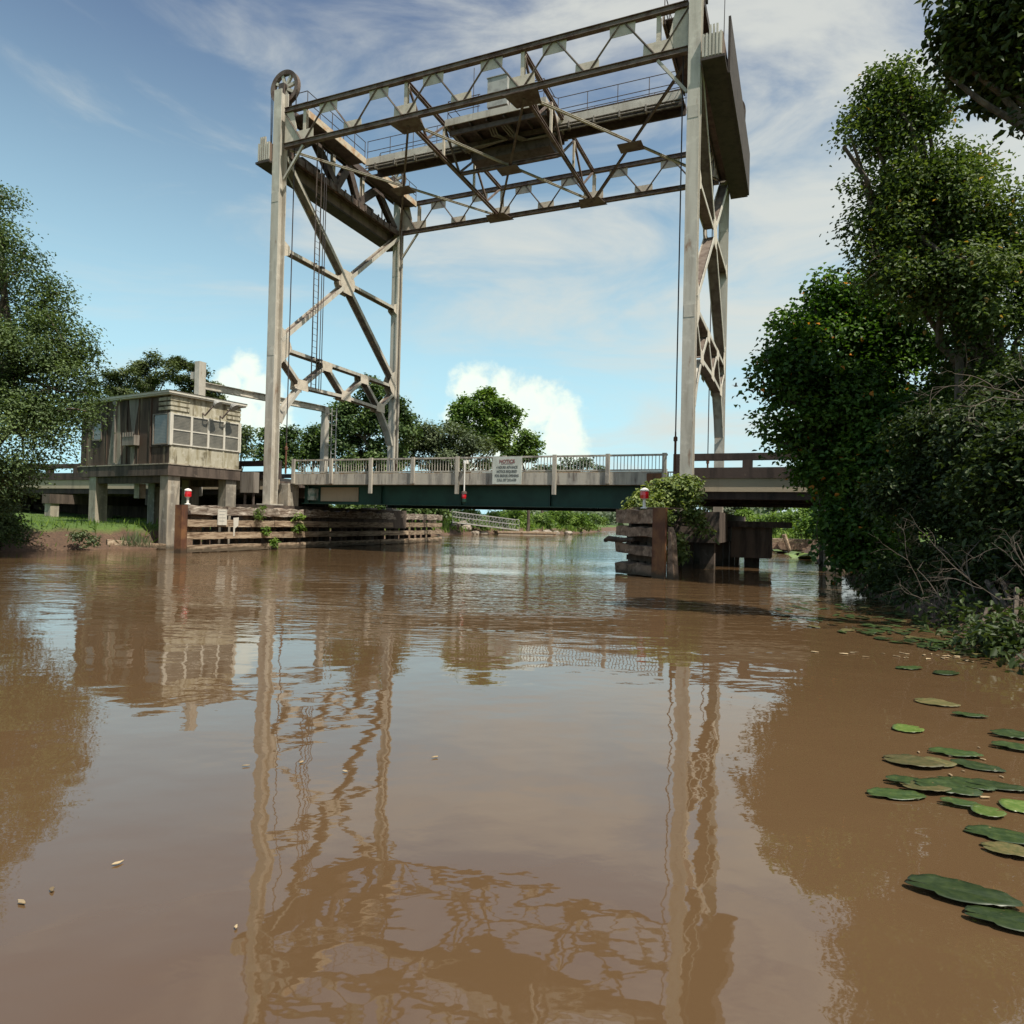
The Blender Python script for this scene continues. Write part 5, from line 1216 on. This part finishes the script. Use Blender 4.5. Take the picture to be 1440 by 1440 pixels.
# ---------------------------------------------------------------- sky, sun, camera
SUN_AZ, SUN_EL = R(134), R(59)          # azimuth clockwise from +Y
sd_ = Vector((math.sin(SUN_AZ)*math.cos(SUN_EL), math.cos(SUN_AZ)*math.cos(SUN_EL), math.sin(SUN_EL)))
sl = bpy.data.lights.new('sun', 'SUN'); sl.energy = 4.2; sl.angle = R(.5); sl.color = (1, .94, .83)
so = bpy.data.objects.new('sun', sl); COL.objects.link(so); so.rotation_euler = (-sd_).to_track_quat('-Z', 'Y').to_euler(); so.location = sd_*60
wd = bpy.data.worlds.new('World'); sc.world = wd; wd.use_nodes = True; nt = wd.node_tree; nt.nodes.clear()
out = nd(nt, 'ShaderNodeOutputWorld'); bg = nd(nt, 'ShaderNodeBackground', i_Strength=1.); nt.links.new(bg.outputs[0], out.inputs[0])
sky = nd(nt, 'ShaderNodeTexSky', sky_type='NISHITA', sun_disc=False, sun_elevation=SUN_EL, sun_rotation=SUN_AZ, altitude=0, air_density=1.0, dust_density=1.6, ozone_density=1.4)
sk = nd(nt, 'ShaderNodeVectorMath', operation='SCALE'); sk.inputs[3].default_value = .088; nt.links.new(sky.outputs[0], sk.inputs[0])
tc = nd(nt, 'ShaderNodeTexCoord'); sx = nd(nt, 'ShaderNodeSeparateXYZ'); nt.links.new(tc.outputs['Generated'], sx.inputs[0])
def mth(op, a, b=None, c=None):
    n = nd(nt, 'ShaderNodeMath', operation=op)
    for i, v in enumerate((a, b, c)):
        if v is None: continue
        if hasattr(v, 'is_linked'): nt.links.new(v, n.inputs[i])
        else: n.inputs[i].default_value = v
    return n.outputs[0]
def sstep(v, lo, hi, a=0., b=1.):
    n = nd(nt, 'ShaderNodeMapRange', interpolation_type='SMOOTHSTEP'); nt.links.new(v, n.inputs[0])
    for i, q in enumerate((lo, hi, a, b)): n.inputs[i+1].default_value = q
    return n.outputs[0]
az = mth('ARCTAN2', sx.outputs['X'], sx.outputs['Y']); el = mth('ARCSINE', sx.outputs['Z'])
cv = nd(nt, 'ShaderNodeCombineXYZ'); nt.links.new(az, cv.inputs[0]); nt.links.new(el, cv.inputs[1])
# thin high cirrus, thicker to the right
mp = nd(nt, 'ShaderNodeMapping'); mp.inputs['Rotation'].default_value = (0, 0, R(-32)); mp.inputs['Scale'].default_value = (1.0, 3.4, 1); nt.links.new(cv.outputs[0], mp.inputs['Vector'])
cn = nd(nt, 'ShaderNodeTexNoise', i_Scale=2.6, i_Detail=9., i_Roughness=.58, i_Distortion=.7); nt.links.new(mp.outputs[0], cn.inputs['Vector'])
side = sstep(az, -.6, .6, -.04, .19)
cir = sstep(mth('ADD', cn.outputs['Fac'], side), .44, .80, 0., .85)
veil = sstep(el, -.05, .68, .95, .0)
def bgmix(f, a, b):
    m = nd(nt, 'ShaderNodeMix', data_type='RGBA')
    for inp, v in ((m.inputs[0], f), (m.inputs[6], a), (m.inputs[7], b)):
        if hasattr(v, 'is_linked'): nt.links.new(v, inp)
        else: inp.default_value = v
    return m.outputs[2]
col = bgmix(veil, sk.outputs[0], (.42, .69, .76, 1))
col = bgmix(cir, col, (.52, .53, .49, 1))
# cumulus heaps low over the trees
def azel(x, y):
    r = ray(x, y); L = math.sqrt(sum(q*q for q in r)); return math.atan2(r[0], r[1]), math.asin(r[2]/L)
dn = nd(nt, 'ShaderNodeTexNoise', i_Scale=17., i_Detail=8., i_Roughness=.6); nt.links.new(cv.outputs[0], dn.inputs['Vector'])
dn2 = nd(nt, 'ShaderNodeTexNoise', i_Scale=44., i_Detail=5., i_Roughness=.6); nt.links.new(cv.outputs[0], dn2.inputs['Vector'])
dens = None
for x, y, r in ((668, 545, 36), (700, 560, 44), (752, 572, 50), (790, 595, 38), (715, 620, 60), (655, 600, 44), (790, 630, 44), (650, 660, 40), (350, 518, 30), (322, 540, 28), (366, 548, 40), (335, 575, 44), (385, 590, 40), (300, 585, 30)):
    a, e = azel(x, y); rr = r/FPX/(1+a*a)
    q = mth('POWER', mth('ADD', mth('POWER', mth('SUBTRACT', az, a), 2.), mth('POWER', mth('SUBTRACT', el, e), 2.)), .5)
    g_ = mth('SUBTRACT', 1., mth('DIVIDE', q, rr)); dens = g_ if dens is None else mth('MAXIMUM', dens, g_)
dd_ = mth('ADD', dens, mth('MULTIPLY', mth('SUBTRACT', dn.outputs['Fac'], .5), 1.9)); dd_ = mth('ADD', dd_, mth('MULTIPLY', mth('SUBTRACT', dn2.outputs['Fac'], .5), .7))
cm = sstep(dd_, -.04, .6, 0., .97)
shade = sstep(mth('ADD', dd_, mth('MULTIPLY', dn2.outputs['Fac'], .5)), .1, 1.2)
ccol = bgmix(shade, (.76, .78, .64, 1), (.66, .74, .68, 1))
col = bgmix(cm, col, ccol); nt.links.new(col, bg.inputs[0])

cam = bpy.data.cameras.new('camera'); co = bpy.data.objects.new('camera', cam); COL.objects.link(co); sc.camera = co
cam.sensor_width = 36; cam.sensor_fit = 'HORIZONTAL'; cam.lens = 36*FPX/1440; cam.clip_start = .05; cam.clip_end = 9000
co.matrix_world = Matrix.Translation((0, 0, H)) @ Matrix.Rotation(R(90)+PITCH, 4, 'X') @ Matrix.Rotation(ROLL, 4, 'Z')
sc.view_settings.view_transform = 'Standard'; sc.view_settings.look = 'None'; sc.view_settings.exposure = .5; sc.view_settings.gamma = 1
sc.cycles.max_bounces = 6; sc.cycles.transparent_max_bounces = 8; sc.cycles.caustics_reflective = False; sc.cycles.caustics_refractive = False
